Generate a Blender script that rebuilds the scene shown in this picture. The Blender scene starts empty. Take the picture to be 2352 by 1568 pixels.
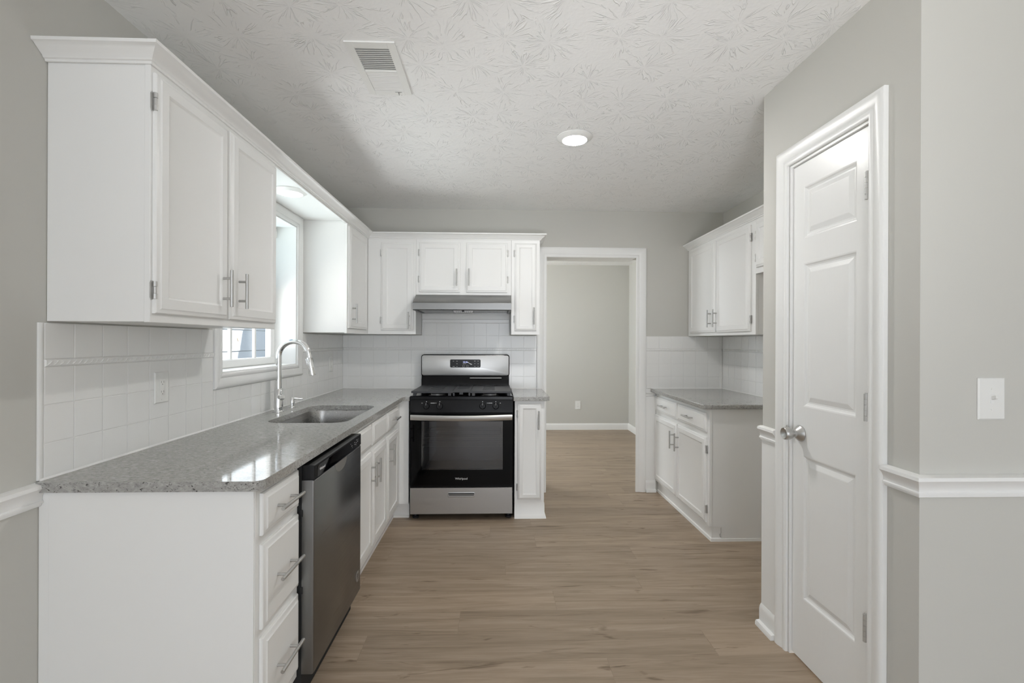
import bpy, bmesh, math, random
from math import sin, cos, pi, radians, sqrt
from mathutils import Vector, Matrix, Euler

random.seed(7)
SC = bpy.context.scene
COL = SC.collection

# ------------------------------------------------------------------ camera
CAM_H = 1.3257
cd = bpy.data.cameras.new('camera')
cd.sensor_width = 36.0
cd.lens = 1097.3 / 2352 * 36.0
cd.clip_start = 0.02
cam = bpy.data.objects.new('camera', cd)
COL.objects.link(cam)
yaw, roll = 0.0334, 0.0039
cam.matrix_world = (Matrix.Translation((0, 0, CAM_H)) @ Matrix.Rotation(-yaw, 4, 'Z')
                    @ Matrix.Rotation(pi / 2, 4, 'X') @ Matrix.Rotation(roll, 4, 'Z'))
SC.camera = cam

# ------------------------------------------------------------------ world, sun, big lights, exposure
SC.view_settings.view_transform = 'Standard'
SC.view_settings.look = 'None'
SC.view_settings.gamma = 1.0
SC.view_settings.use_curve_mapping = False
SC.view_settings.exposure = -0.08
SC.cycles.max_bounces = 18
SC.cycles.diffuse_bounces = 14
SC.cycles.glossy_bounces = 6
SC.cycles.transparent_max_bounces = 12
SC.cycles.sample_clamp_indirect = 6.0

w = bpy.data.worlds.new('sky')
SC.world = w
w.use_nodes = True
wn = w.node_tree.nodes
wl = w.node_tree.links
bg = wn['Background']
bg.inputs['Color'].default_value = (0.74, 0.85, 1.0, 1)
bg.inputs['Strength'].default_value = 1.9


def lamp(name, kind, energy, loc, look, color=(1, 1, 1), **kw):
    d = bpy.data.lights.new(name, kind)
    d.energy = energy
    d.color = color
    for k, v in kw.items():
        setattr(d, k, v)
    o = bpy.data.objects.new(name, d)
    COL.objects.link(o)
    o.location = loc
    o.rotation_euler = Vector(look).to_track_quat('-Z', 'Y').to_euler()
    return o


# the sun stands high behind the house and lights the neighbour's wall
lamp('sun', 'SUN', 62.0, (8, 16, 20), (-0.60, -0.35, -0.95), (1.0, 0.96, 0.9), angle=radians(0.5))
# fill lamps added in assumed openings of the unseen room behind the camera
lamp('rear_fill', 'AREA', 45.0, (0.75, -2.98, 1.2), (0, 1, 0.16), (0.97, 0.985, 1.0),
     shape='RECTANGLE', size=3.0, size_y=2.1)
lamp('left_rear_fill', 'AREA', 5.0, (-1.345, -1.2, 1.4), (1, 0.3, 0.2), (0.97, 0.985, 1.0),
     shape='RECTANGLE', size=1.6, size_y=1.3)
# added fill for a bounced flash, aimed at kitchen ceiling and back wall
lamp('bounce_fill', 'AREA', 5.4, (0.20, -0.75, 0.70), (0.06, 1.55, 1), (0.97, 0.985, 1.0),
     shape='RECTANGLE', size=0.5, size_y=0.5, spread=radians(64))
# light thrown up from the sunlit ground outside the kitchen window
lamp('kitchen_window_daylight', 'AREA', 98.0, (-2.10, 2.80, 0.90), (0.25, 0, 1), (1.0, 1.0, 0.99),
     shape='RECTANGLE', size=0.9, size_y=2.2)
# daylight through the hall's window
lamp('hall_window_daylight', 'AREA', 15.0, (-0.705, 5.9, 1.5), (1, 0, 0), (0.95, 0.98, 1.0),
     shape='RECTANGLE', size=1.8, size_y=1.5)


# ------------------------------------------------------------------ materials
def mat(name, color, rough=0.5, metal=0.0, spec=0.5, coat=0.0):
    m = bpy.data.materials.new(name)
    m.use_nodes = True
    b = m.node_tree.nodes['Principled BSDF']
    b.inputs['Base Color'].default_value = (*color, 1)
    b.inputs['Roughness'].default_value = rough
    b.inputs['Metallic'].default_value = metal
    b.inputs['Specular IOR Level'].default_value = spec
    b.inputs['Coat Weight'].default_value = coat
    return m


class NT:
    """small helper around a material's node tree"""
    def __init__(s, m):
        s.t = m.node_tree
        s.b = s.t.nodes['Principled BSDF']

    def n(s, kind, **kw):
        nd = s.t.nodes.new(kind)
        for k, v in kw.items():
            if hasattr(nd, k):
                setattr(nd, k, v)
            else:
                nd.inputs[k].default_value = v
        return nd

    def l(s, a, b):
        s.t.links.new(a, b)

    def coord(s, scale=(1, 1, 1), rot=(0, 0, 0), kind='Object'):
        tc = s.n('ShaderNodeTexCoord')
        mp = s.n('ShaderNodeMapping')
        mp.inputs['Scale'].default_value = scale
        mp.inputs['Rotation'].default_value = rot
        s.l(tc.outputs[kind], mp.inputs['Vector'])
        return mp.outputs['Vector']

    def noise(s, vec, scale, detail=3, rough=0.5, dist=0.0, dim='3D'):
        nd = s.n('ShaderNodeTexNoise', noise_dimensions=dim)
        nd.inputs['Scale'].default_value = scale
        nd.inputs['Detail'].default_value = detail
        nd.inputs['Roughness'].default_value = rough
        nd.inputs['Distortion'].default_value = dist
        if vec is not None:
            s.l(vec, nd.inputs['Vector'])
        return nd

    def ramp(s, fac, stops):
        r = s.n('ShaderNodeValToRGB')
        e = r.color_ramp.elements
        while len(e) > 1:
            e.remove(e[-1])
        e[0].position = stops[0][0]
        e[0].color = stops[0][1]
        for p, c in stops[1:]:
            x = e.new(p)
            x.color = c
        s.l(fac, r.inputs['Fac'])
        return r.outputs['Color']

    def math(s, op, a, b=None, c=None):
        nd = s.n('ShaderNodeMath', operation=op)
        for i, v in enumerate((a, b, c)):
            if v is None:
                continue
            if isinstance(v, (int, float)):
                nd.inputs[i].default_value = v
            else:
                s.l(v, nd.inputs[i])
        return nd.outputs[0]

    def mix(s, fac, a, b, mode='MIX'):
        nd = s.n('ShaderNodeMix', data_type='RGBA', blend_type=mode)
        for i, v in ((0, fac), (6, a), (7, b)):
            if isinstance(v, (int, float)):
                nd.inputs[i].default_value = v
            elif isinstance(v, tuple):
                nd.inputs[i].default_value = v
            else:
                s.l(v, nd.inputs[i])
        return nd.outputs[2]

    def bump(s, h, strength=0.3, dist=0.01):
        nd = s.n('ShaderNodeBump')
        nd.inputs['Strength'].default_value = strength
        nd.inputs['Distance'].default_value = dist
        s.l(h, nd.inputs['Height'])
        s.l(nd.outputs['Normal'], s.b.inputs['Normal'])


def g(v, a=1):
    return (v, v, v, a)


def painted(name, color, rough, bump=0.05, scale=60):
    m = mat(name, color, rough)
    t = NT(m)
    v = t.coord()
    t.bump(t.noise(v, scale, 2).outputs['Fac'], bump, 0.002)
    return m


M = {}
M['wall'] = painted('wall_paint_greige', (0.585, 0.577, 0.541), 0.75, 0.06, 140)
M['trim'] = painted('trim_paint_white', (0.86, 0.86, 0.848), 0.32, 0.02, 25)
M['cabinet'] = painted('cabinet_paint_white', (0.86, 0.86, 0.848), 0.38, 0.02, 30)
M['tile'] = painted('tile_glaze_white', (0.86, 0.86, 0.848), 0.16, 0.03, 22)
M['plastic'] = mat('plastic_white', (0.82, 0.82, 0.80), 0.35)
M['nickel'] = mat('nickel_satin', (0.53, 0.525, 0.51), 0.38, 0.9)
M['hinge'] = mat('hinge_nickel', (0.60, 0.595, 0.58), 0.42, 0.6)
M['chrome'] = mat('chrome', (0.86, 0.86, 0.86), 0.06, 1.0)
M['black'] = mat('enamel_black', (0.004, 0.004, 0.005), 0.16, 0, 0.22)
M['blackmatte'] = mat('iron_black', (0.018, 0.018, 0.020), 0.45)
M['grate'] = mat('grate_iron', (0.030, 0.031, 0.035), 0.42)
M['blackglass'] = mat('glass_black', (0.002, 0.002, 0.0025), 0.05, 0, 0.16)
M['plasticblack'] = mat('plastic_black', (0.006, 0.006, 0.007), 0.24, 0, 0.25)
M['rack'] = mat('oven_rack_wire', (0.30, 0.30, 0.30), 0.4, 0.6)
M['dark'] = mat('dark_gap', (0.02, 0.02, 0.02), 0.8)
M['cavity'] = mat('oven_enamel_grey', (0.22, 0.22, 0.23), 0.45)
M['mark'] = mat('printed_mark_grey', (0.55, 0.55, 0.55), 0.5)
M['logo'] = mat('logo_silver', (0.75, 0.75, 0.75), 0.4)
M['wood_mark'] = mat('bare_wood', (0.45, 0.33, 0.22), 0.7)
M['badge'] = mat('badge_grey', (0.36, 0.35, 0.34), 0.4, 0.6)

# textured ceiling: stomped rosettes
m = mat('ceiling_paint_stomped', (0.87, 0.87, 0.865), 0.7)
t = NT(m)
v = t.coord()
warp = t.noise(v, 9, 2)
vv = t.n('ShaderNodeVectorMath', operation='MULTIPLY_ADD')
t.l(warp.outputs['Color'], vv.inputs[0])
vv.inputs[1].default_value = (0.03, 0.03, 0)
t.l(v, vv.inputs[2])
vo = t.n('ShaderNodeTexVoronoi', voronoi_dimensions='2D', feature='F1')
vo.inputs['Scale'].default_value = 5.0
vo.inputs['Randomness'].default_value = 0.62
t.l(vv.outputs[0], vo.inputs['Vector'])
sub = t.n('ShaderNodeVectorMath', operation='SUBTRACT')
t.l(vv.outputs[0], sub.inputs[0])
t.l(vo.outputs['Position'], sub.inputs[1])
flat = t.n('ShaderNodeVectorMath', operation='MULTIPLY')
flat.inputs[1].default_value = (1, 1, 0)
t.l(sub.outputs[0], flat.inputs[0])
ln = t.n('ShaderNodeVectorMath', operation='LENGTH')
t.l(flat.outputs[0], ln.inputs[0])
r_ = ln.outputs['Value']
nz = t.n('ShaderNodeVectorMath', operation='NORMALIZE')
t.l(flat.outputs[0], nz.inputs[0])
sc1 = t.n('ShaderNodeVectorMath', operation='SCALE')
sc1.inputs['Scale'].default_value = 3.0
t.l(nz.outputs[0], sc1.inputs[0])
cmb = t.n('ShaderNodeCombineXYZ')
t.l(t.math('MULTIPLY', r_, 6.0), cmb.inputs['Z'])
ad = t.n('ShaderNodeVectorMath', operation='ADD')
t.l(sc1.outputs[0], ad.inputs[0])
t.l(cmb.outputs[0], ad.inputs[1])
cs = t.n('ShaderNodeVectorMath', operation='MULTIPLY_ADD')
t.l(vo.outputs['Color'], cs.inputs[0])
cs.inputs[1].default_value = (40, 40, 40)
t.l(ad.outputs[0], cs.inputs[2])
rn = t.noise(cs.outputs[0], 1.0, 2.2, 0.55, 0.3)
d_ = t.math('ABSOLUTE', t.math('SUBTRACT', rn.outputs['Fac'], 0.5))
mr = t.n('ShaderNodeMapRange', interpolation_type='SMOOTHSTEP')
t.l(d_, mr.inputs['Value'])
mr.inputs['From Min'].default_value = 0.0
mr.inputs['From Max'].default_value = 0.030
mr.inputs['To Min'].default_value = 1.0
mr.inputs['To Max'].default_value = 0.0
fo = t.n('ShaderNodeMapRange', interpolation_type='SMOOTHSTEP')
t.l(r_, fo.inputs['Value'])
fo.inputs['From Min'].default_value = 0.085
fo.inputs['From Max'].default_value = 0.15
fo.inputs['To Min'].default_value = 1.0
fo.inputs['To Max'].default_value = 0.05
fi = t.n('ShaderNodeMapRange', interpolation_type='SMOOTHSTEP')
t.l(r_, fi.inputs['Value'])
fi.inputs['From Min'].default_value = 0.004
fi.inputs['From Max'].default_value = 0.02
patch = t.noise(v, 14, 2)
pr = t.n('ShaderNodeMapRange')
t.l(patch.outputs['Fac'], pr.inputs['Value'])
pr.inputs['From Min'].default_value = 0.38
pr.inputs['From Max'].default_value = 0.58
hgt = t.math('MULTIPLY', t.math('MULTIPLY', mr.outputs[0], fo.outputs[0]), fi.outputs[0])
hgt = t.math('MULTIPLY', hgt, pr.outputs[0])
hgt = t.math('ADD', hgt, t.math('MULTIPLY', t.noise(v, 70, 2).outputs['Fac'], 0.25))
t.bump(hgt, 0.55, 0.006)
M['ceiling'] = m

# vinyl planks laid across the room
m = mat('floor_vinyl_oak', (0.3, 0.23, 0.16), 0.42, 0, 0.35)
t = NT(m)
v = t.coord()
br = t.n('ShaderNodeTexBrick')
br.offset = 0.0
sepf = t.n('ShaderNodeSeparateXYZ')
t.l(v, sepf.inputs[0])
rowi = t.math('FLOOR', t.math('DIVIDE', sepf.outputs['Y'], 0.181))
wnz = t.n('ShaderNodeTexWhiteNoise', noise_dimensions='1D')
t.l(rowi, wnz.inputs['W'])
cmf = t.n('ShaderNodeCombineXYZ')
t.l(t.math('MULTIPLY_ADD', wnz.outputs['Value'], 1.52, sepf.outputs['X']), cmf.inputs['X'])
t.l(sepf.outputs['Y'], cmf.inputs['Y'])
v = cmf.outputs[0]
br.inputs['Scale'].default_value = 1.0
br.inputs['Brick Width'].default_value = 1.52
br.inputs['Row Height'].default_value = 0.181
br.inputs['Mortar Size'].default_value = 0.0011
br.inputs['Mortar Smooth'].default_value = 0.2
br.inputs['Bias'].default_value = 0.0
br.inputs['Color1'].default_value = g(0)
br.inputs['Color2'].default_value = g(1)
br.inputs['Mortar'].default_value = g(0.5)
t.l(v, br.inputs['Vector'])
tone = br.outputs['Color']
off = t.n('ShaderNodeVectorMath', operation='MULTIPLY_ADD')
t.l(tone, off.inputs[0])
off.inputs[1].default_value = (23.0, 17.0, 9.0)
t.l(v, off.inputs[2])
mp = t.n('ShaderNodeMapping')
mp.inputs['Scale'].default_value = (1.1, 15.0, 1)
t.l(off.outputs[0], mp.inputs['Vector'])
grain = t.noise(mp.outputs['Vector'], 1.6, 6, 0.62, 0.9)
mp2 = t.n('ShaderNodeMapping')
mp2.inputs['Scale'].default_value = (3.0, 120.0, 1)
t.l(off.outputs[0], mp2.inputs['Vector'])
fine = t.noise(mp2.outputs['Vector'], 2.0, 3, 0.6)
colr = t.ramp(grain.outputs['Fac'], [(0.22, (0.165, 0.122, 0.083, 1)), (0.40, (0.268, 0.206, 0.148, 1)),
                                     (0.55, (0.324, 0.250, 0.184, 1)), (0.75, (0.378, 0.298, 0.224, 1))])
colr = t.mix(0.22, colr, t.ramp(fine.outputs['Fac'], [(0.3, (0.45, 0.45, 0.45, 1)), (0.7, g(1.25))]), 'MULTIPLY')
# knots and dark mineral streaks
mp3 = t.n('ShaderNodeMapping')
mp3.inputs['Scale'].default_value = (1.6, 7.0, 1)
t.l(off.outputs[0], mp3.inputs['Vector'])
kn = t.noise(mp3.outputs['Vector'], 1.5, 3, 0.6, 1.6)
colr = t.mix(t.ramp(kn.outputs['Fac'], [(0.28, g(0.75)), (0.38, g(0))]), colr, (0.115, 0.078, 0.048, 1))
colr = t.mix(0.5, colr, t.mix(tone, g(0.84), g(1.16)), 'MULTIPLY')
colr = t.mix(t.math('MULTIPLY', br.outputs['Fac'], 0.26), colr, (0.10, 0.07, 0.045, 1))
hs = t.n('ShaderNodeHueSaturation')
hs.inputs['Saturation'].default_value = 1.0
hs.inputs['Value'].default_value = 1.13
t.l(colr, hs.inputs['Color'])
t.l(hs.outputs[0], t.b.inputs['Base Color'])
t.bump(t.math('SUBTRACT', t.math('MULTIPLY', fine.outputs['Fac'], 0.3), br.outputs['Fac']), 0.12, 0.001)
M['floor'] = m

# speckled grey granite
m = mat('granite_grey', (0.4, 0.4, 0.38), 0.07, 0, 0.5)
t = NT(m)
v = t.coord((1.0, 1.9, 1.5), (0, 0.35, 0.30))
a = t.noise(v, 75, 4, 0.62, 0.5)
col = t.ramp(a.outputs['Fac'], [(0.28, (0.20, 0.195, 0.19, 1)), (0.42, (0.335, 0.33, 0.315, 1)),
                               (0.55, (0.385, 0.378, 0.36, 1)), (0.72, (0.50, 0.495, 0.48, 1))])
b2 = t.noise(v, 92, 2, 0.5, 1.3)
col = t.mix(t.ramp(b2.outputs['Fac'], [(0.325, g(0.92)), (0.375, g(0))]), col, (0.060, 0.056, 0.053, 1))
c2 = t.noise(v, 30, 2, 0.5, 0.8)
col = t.mix(t.ramp(c2.outputs['Fac'], [(0.58, g(0)), (0.74, g(0.45))]), col, (0.56, 0.555, 0.54, 1))
t.l(col, t.b.inputs['Base Color'])
M['granite'] = m


def steel(name, base, rough, along, bump=0.04):
    m = mat(name, base, rough, 1.0)
    t = NT(m)
    sc = {'x': (1.5, 260, 260), 'y': (260, 1.5, 260), 'z': (260, 260, 1.5)}[along]
    n = t.noise(t.coord(sc), 1.0, 2)
    rr = t.n('ShaderNodeMapRange')
    t.l(n.outputs['Fac'], rr.inputs['Value'])
    rr.inputs['To Min'].default_value = rough - 0.06
    rr.inputs['To Max'].default_value = rough + 0.08
    t.l(rr.outputs[0], t.b.inputs['Roughness'])
    if bump:
        t.bump(n.outputs['Fac'], bump, 0.001)
    return m


M['steel'] = steel('stainless_brushed', (0.47, 0.465, 0.455), 0.32, 'x')
M['steel_hood'] = steel('stainless_hood', (0.25, 0.248, 0.243), 0.34, 'x')
M['steel_sink'] = steel('stainless_sink', (0.42, 0.415, 0.405), 0.28, 'y', 0)
M['steel_dark'] = steel('stainless_dishwasher', (0.245, 0.246, 0.246), 0.30, 'y')
M['steel_light'] = steel('stainless_handle', (0.58, 0.575, 0.56), 0.36, 'x')

# clapboard siding of the house next door
m = mat('siding_paint_blue_grey', (0.46, 0.49, 0.52), 0.6)
t = NT(m)
t.l(t.ramp(t.noise(t.coord((1, 4, 60)), 3, 3).outputs['Fac'],
           [(0.3, (0.29, 0.325, 0.36, 1)), (0.7, (0.33, 0.365, 0.40, 1))]), t.b.inputs['Base Color'])
M['siding'] = m
m = mat('ground_concrete', (0.42, 0.41, 0.38), 0.9)
t = NT(m)
t.l(t.ramp(t.noise(t.coord(), 8, 4).outputs['Fac'], [(0.3, (0.36, 0.35, 0.32, 1)), (0.7, (0.46, 0.45, 0.42, 1))]),
    t.b.inputs['Base Color'])
M['ground'] = m


def pane_material(name, tint, rough=0.0, fres=1.45):
    m = bpy.data.materials.new(name)
    m.use_nodes = True
    nt = m.node_tree
    for nd in list(nt.nodes):
        nt.nodes.remove(nd)
    o = nt.nodes.new('ShaderNodeOutputMaterial')
    mx = nt.nodes.new('ShaderNodeMixShader')
    tr = nt.nodes.new('ShaderNodeBsdfTransparent')
    tr.inputs['Color'].default_value = (*tint, 1)
    gl = nt.nodes.new('ShaderNodeBsdfGlossy')
    gl.inputs['Roughness'].default_value = rough
    fr = nt.nodes.new('ShaderNodeFresnel')
    fr.inputs['IOR'].default_value = fres
    gm = nt.nodes.new('ShaderNodeNewGeometry')
    mt = nt.nodes.new('ShaderNodeMath')
    mt.operation = 'MULTIPLY'
    iv = nt.nodes.new('ShaderNodeMath')
    iv.operation = 'SUBTRACT'
    iv.inputs[0].default_value = 1.0
    nt.links.new(gm.outputs['Backfacing'], iv.inputs[1])
    nt.links.new(fr.outputs[0], mt.inputs[0])
    nt.links.new(iv.outputs[0], mt.inputs[1])
    nt.links.new(mt.outputs[0], mx.inputs[0])
    nt.links.new(tr.outputs[0], mx.inputs[1])
    nt.links.new(gl.outputs[0], mx.inputs[2])
    nt.links.new(mx.outputs[0], o.inputs['Surface'])
    return m


M['pane'] = pane_material('window_glass', (0.95, 0.96, 0.965))
M['pane_shaded'] = pane_material('window_glass_shaded', (0.60, 0.66, 0.68))  # tint puts the shade outdoors into the upper pane's colour
M['ovenpane'] = pane_material('oven_glass', (0.78, 0.78, 0.79), 0.03, 2.0)


def emit(name, color, strength):
    m = mat(name, (0.8, 0.8, 0.8), 0.5)
    b = m.node_tree.nodes['Principled BSDF']
    b.inputs['Emission Color'].default_value = (*color, 1)
    b.inputs['Emission Strength'].default_value = strength
    return m


M['lamp_on'] = emit('lamp_diffuser', (1.0, 0.985, 0.96), 330.0)
M['lamp_soft'] = emit('lamp_diffuser_small', (1.0, 0.985, 0.95), 2.2)
M['digits'] = emit('display_digits', (0.42, 0.48, 1.0), 1.2)


# ------------------------------------------------------------------ mesh helpers
class Fr:
    """a face plane: p(a, z, d) = a along the face, z up, d out of it"""
    def __init__(s, axis, face):
        s.axis, s.face = axis, face

    def p(s, a, z, d):
        if s.axis == '+X':
            return (s.face + d, a, z)
        if s.axis == '-X':
            return (s.face - d, a, z)
        if s.axis == '-Y':
            return (a, s.face - d, z)
        if s.axis == '+Y':
            return (a, s.face + d, z)


class MB:
    def __init__(s):
        s.v, s.f = [], []

    def add(s, vs, fs):
        n = len(s.v)
        s.v += [tuple(x) for x in vs]
        s.f += [tuple(n + i for i in f) for f in fs]

    def box(s, x0, x1, y0, y1, z0, z1):
        x0, x1 = min(x0, x1), max(x0, x1)
        y0, y1 = min(y0, y1), max(y0, y1)
        z0, z1 = min(z0, z1), max(z0, z1)
        s.add([(x0, y0, z0), (x1, y0, z0), (x1, y1, z0), (x0, y1, z0),
               (x0, y0, z1), (x1, y0, z1), (x1, y1, z1), (x0, y1, z1)],
              [(0, 3, 2, 1), (4, 5, 6, 7), (0, 1, 5, 4), (1, 2, 6, 5), (2, 3, 7, 6), (3, 0, 4, 7)])
        return s

    def fbox(s, fr, a0, a1, z0, z1, d0, d1):
        p, q = fr.p(a0, z0, d0), fr.p(a1, z1, d1)
        return s.box(p[0], q[0], p[1], q[1], p[2], q[2])

    def rings(s, loops, cap0=True, cap1=True, closed=True):
        n = len(loops[0])
        vs = [p for L in loops for p in L]
        fs = []
        for i in range(len(loops) - 1):
            for j in range(n if closed else n - 1):
                k = (j + 1) % n
                fs.append((i * n + j, i * n + k, (i + 1) * n + k, (i + 1) * n + j))
        if cap0:
            fs.append(tuple(range(n))[::-1])
        if cap1:
            fs.append(tuple((len(loops) - 1) * n + j for j in range(n)))
        s.add(vs, fs)
        return s

    def panel(s, fr, a0, a1, z0, z1, prof):
        """nested rectangles: prof = [(inset, out), ...] back to front"""
        L = []
        for i, d in prof:
            L.append([fr.p(a0 + i, z0 + i, d), fr.p(a1 - i, z0 + i, d), fr.p(a1 - i, z1 - i, d), fr.p(a0 + i, z1 - i, d)])
        return s.rings(L)

    def cyl(s, p0, p1, r0, r1=None, n=16, cap=True):
        r1 = r0 if r1 is None else r1
        return s.lathe(p0, Vector(p1) - Vector(p0), [(r0, 0), (r1, (Vector(p1) - Vector(p0)).length)], n, cap)

    def lathe(s, o, axis, prof, n=24, cap=True):
        o, ax = Vector(o), Vector(axis).normalized()
        u = ax.orthogonal().normalized()
        w_ = ax.cross(u)
        L = [[o + ax * h + (u * cos(2 * pi * i / n) + w_ * sin(2 * pi * i / n)) * r for i in range(n)] for r, h in prof]
        return s.rings(L, cap, cap)

    def tube(s, pts, r, n=16):
        pts = [Vector(p) for p in pts]
        rs = r if isinstance(r, (list, tuple)) else [r] * len(pts)
        L = []
        u = None
        for i, p in enumerate(pts):
            t_ = (pts[min(i + 1, len(pts) - 1)] - pts[max(i - 1, 0)]).normalized()
            if u is None:
                u = t_.orthogonal().normalized()
            u = (u - t_ * u.dot(t_)).normalized()
            w_ = t_.cross(u)
            L.append([p + (u * cos(2 * pi * k / n) + w_ * sin(2 * pi * k / n)) * rs[i] for k in range(n)])
        return s.rings(L)

    def prism(s, poly, fr_fn, d0, d1):
        """poly of 2D points, fr_fn(a, b, d) -> 3D"""
        return s.rings([[fr_fn(a, b, d0) for a, b in poly], [fr_fn(a, b, d1) for a, b in poly]])

    def sweep(s, path, prof, N, closed=False):
        """mitred moulding: prof = [(side, out)], side = offset in the path's plane to the right of travel seen against N"""
        P = [Vector(p) for p in path]
        N = Vector(N)
        n = len(P)
        L = []
        for i in range(n):
            dirs = []
            if closed or i > 0:
                dirs.append((P[i] - P[i - 1]).normalized())
            if closed or i < n - 1:
                dirs.append((P[(i + 1) % n] - P[i]).normalized())
            sides = [d.cross(N).normalized() for d in dirs]
            if len(sides) == 1:
                mdir = sides[0]
            else:
                sm = sides[0] + sides[1]
                mdir = sm / (sm.dot(sides[0]))
            L.append([P[i] + mdir * a + N * b for a, b in prof])
        if closed:
            L.append(L[0])
        return s.rings(L, not closed, not closed)

    def build(s, name, material, parent=None, bevel=0.0, smooth=True, seg=2, angle=35, normals=True):
        me = bpy.data.meshes.new(name)
        org = Vector(parent['_o']) if parent is not None and '_o' in parent else Vector((0, 0, 0))
        bm = bmesh.new()
        vs = [bm.verts.new(Vector(p) - org) for p in s.v]
        for f in s.f:
            try:
                bm.faces.new([vs[i] for i in f])
            except ValueError:
                pass
        if normals:
            bmesh.ops.recalc_face_normals(bm, faces=bm.faces)
        bm.to_mesh(me)
        bm.free()
        me.materials.append(material)
        if smooth:
            for p in me.polygons:
                p.use_smooth = True
            me.set_sharp_from_angle(angle=radians(angle))
        o = bpy.data.objects.new(name, me)
        COL.objects.link(o)
        if parent is not None:
            o.parent = parent
            o['_o'] = tuple(org)
        if bevel > 0:
            b = o.modifiers.new('bevel', 'BEVEL')
            b.width = bevel
            b.segments = seg
            b.limit_method = 'ANGLE'
            b.angle_limit = radians(40)
        return o


def tag(o, label, cat, group=None):
    o['label'] = label
    o['category'] = cat
    if group:
        o['group'] = group
    return o


def thing(name, loc, label, cat, group=None):
    o = bpy.data.objects.new(name, None)
    COL.objects.link(o)
    o.empty_display_size = 0.1
    o.location = loc
    o['_o'] = tuple(loc)
    return tag(o, label, cat, group)


def struct(o):
    o['kind'] = 'structure'
    return o


def text_mesh(name, body, size, fn, material, parent, depth=0.0008):
    """letters laid out in a plane: fn(x, y, d) -> world point"""
    cu = bpy.data.curves.new('lettering', 'FONT')
    cu.body = body
    cu.size = size
    cu.align_x = 'CENTER'
    cu.align_y = 'CENTER'
    cu.extrude = depth
    cu.resolution_u = 3
    tmp = bpy.data.objects.new('lettering', cu)
    COL.objects.link(tmp)
    dg = bpy.context.evaluated_depsgraph_get()
    me = bpy.data.meshes.new_from_object(tmp.evaluated_get(dg))
    bpy.data.objects.remove(tmp)
    bpy.data.curves.remove(cu)
    mb = MB()
    mb.add([fn(v.co.x, v.co.y, v.co.z + depth) for v in me.vertices], [tuple(p.vertices) for p in me.polygons])
    bpy.data.meshes.remove(me)
    return mb.build(name, material, parent, smooth=False)


# ------------------------------------------------------------------ room dimensions
XL, DB, XR, ZC = -1.337, 4.20, 2.025, 2.482
PX, PY0, PY1 = 1.258, 1.377, 2.211          # pantry closet: face, near and far side
WY0, WY1, WZ0, WZ1 = 2.362, 3.250, 1.160, 2.092   # kitchen window opening
OX0, OX1, OZ = 0.440, 1.320, 2.090           # doorway in the back wall
REAR = -3.0
HY, HX0, HX1 = 7.17, -0.7, 2.01              # hall behind the doorway

# ------------------------------------------------------------------ shell
mb = MB().box(-1.56, 2.95, -3.2, 7.4, -0.12, 0.0)
struct(mb.build('floor', M['floor'], smooth=False))
mb = MB().box(-1.56, 2.95, -3.2, 7.4, ZC, ZC + 0.14)
struct(mb.build('ceiling', M['ceiling'], smooth=False))

mb = MB()
BW0, BW1, BWZ0, BWZ1 = -2.02, -0.38, 0.74, 2.06      # opening added for the left fill lamp, unseen behind the camera
mb.box(XL - 0.2, XL, REAR, BW0, 0, ZC).box(XL - 0.2, XL, BW1, WY0, 0, ZC)
mb.box(XL - 0.2, XL, BW0, BW1, 0, BWZ0).box(XL - 0.2, XL, BW0, BW1, BWZ1, ZC).box(XL - 0.2, XL, WY1, DB + 0.22, 0, ZC)
mb.box(XL - 0.2, XL, WY0, WY1, 0, WZ0).box(XL - 0.2, XL, WY0, WY1, WZ1, ZC)
wall_left = struct(mb.build('wall_left', M['wall'], smooth=False))

mb = MB()
mb.box(XL, OX0, DB, DB + 0.22, 0, ZC).box(OX1, XR + 0.15, DB, DB + 0.22, 0, ZC).box(OX0, OX1, DB, DB + 0.22, OZ, ZC)
wall_back = struct(mb.build('wall_back', M['wall'], smooth=False))

mb = MB().box(XR, XR + 0.15, PY1 - 0.1, DB, 0, ZC)
wall_right = struct(mb.build('wall_right', M['wall'], smooth=False))

DY0, DY1, DZ = 1.566, 2.010, 2.080           # pantry door opening
mb = MB()
mb.box(PX, PX + 0.11, PY0, DY0, 0, ZC).box(PX, PX + 0.11, DY1, PY1, 0, ZC).box(PX, PX + 0.11, DY0, DY1, DZ, ZC)
mb.box(PX + 0.11, 2.80, PY0, PY0 + 0.11, 0, ZC).box(PX + 0.11, XR, PY1 - 0.10, PY1, 0, ZC)
wall_pantry = struct(mb.build('wall_pantry', M['wall'], smooth=False))

mb = MB().box(2.80, 2.92, REAR, PY0, 0, ZC)
struct(mb.build('wall_breakfast', M['wall'], smooth=False))
mb = MB()
mb.box(XL - 0.2, -0.75, REAR - 0.15, REAR, 0, ZC).box(2.25, 2.92, REAR - 0.15, REAR, 0, ZC)
mb.box(-0.75, 2.25, REAR - 0.15, REAR, 2.25, ZC).box(-0.75, 2.25, REAR - 0.15, REAR, 0, 0.14)
struct(mb.build('wall_front', M['wall'], smooth=False))

mb = MB()
mb.box(HX0, HX1, HY, HY + 0.12, 0, ZC)
struct(mb.build('wall_hall_back', M['wall'], smooth=False))
mb = MB().box(HX1, HX1 + 0.12, DB + 0.22, HY + 0.12, 0, ZC)
struct(mb.build('wall_hall_right', M['wall'], smooth=False))
mb = MB().box(HX0 - 0.12, HX0, DB + 0.22, 4.98, 0, ZC).box(HX0 - 0.12, HX0, 6.82, HY + 0.12, 0, ZC)
mb.box(HX0 - 0.12, HX0, 4.98, 6.82, 0, 0.72).box(HX0 - 0.12, HX0, 4.98, 6.82, 2.28, ZC)
struct(mb.build('wall_hall_left', M['wall'], smooth=False))

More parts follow.
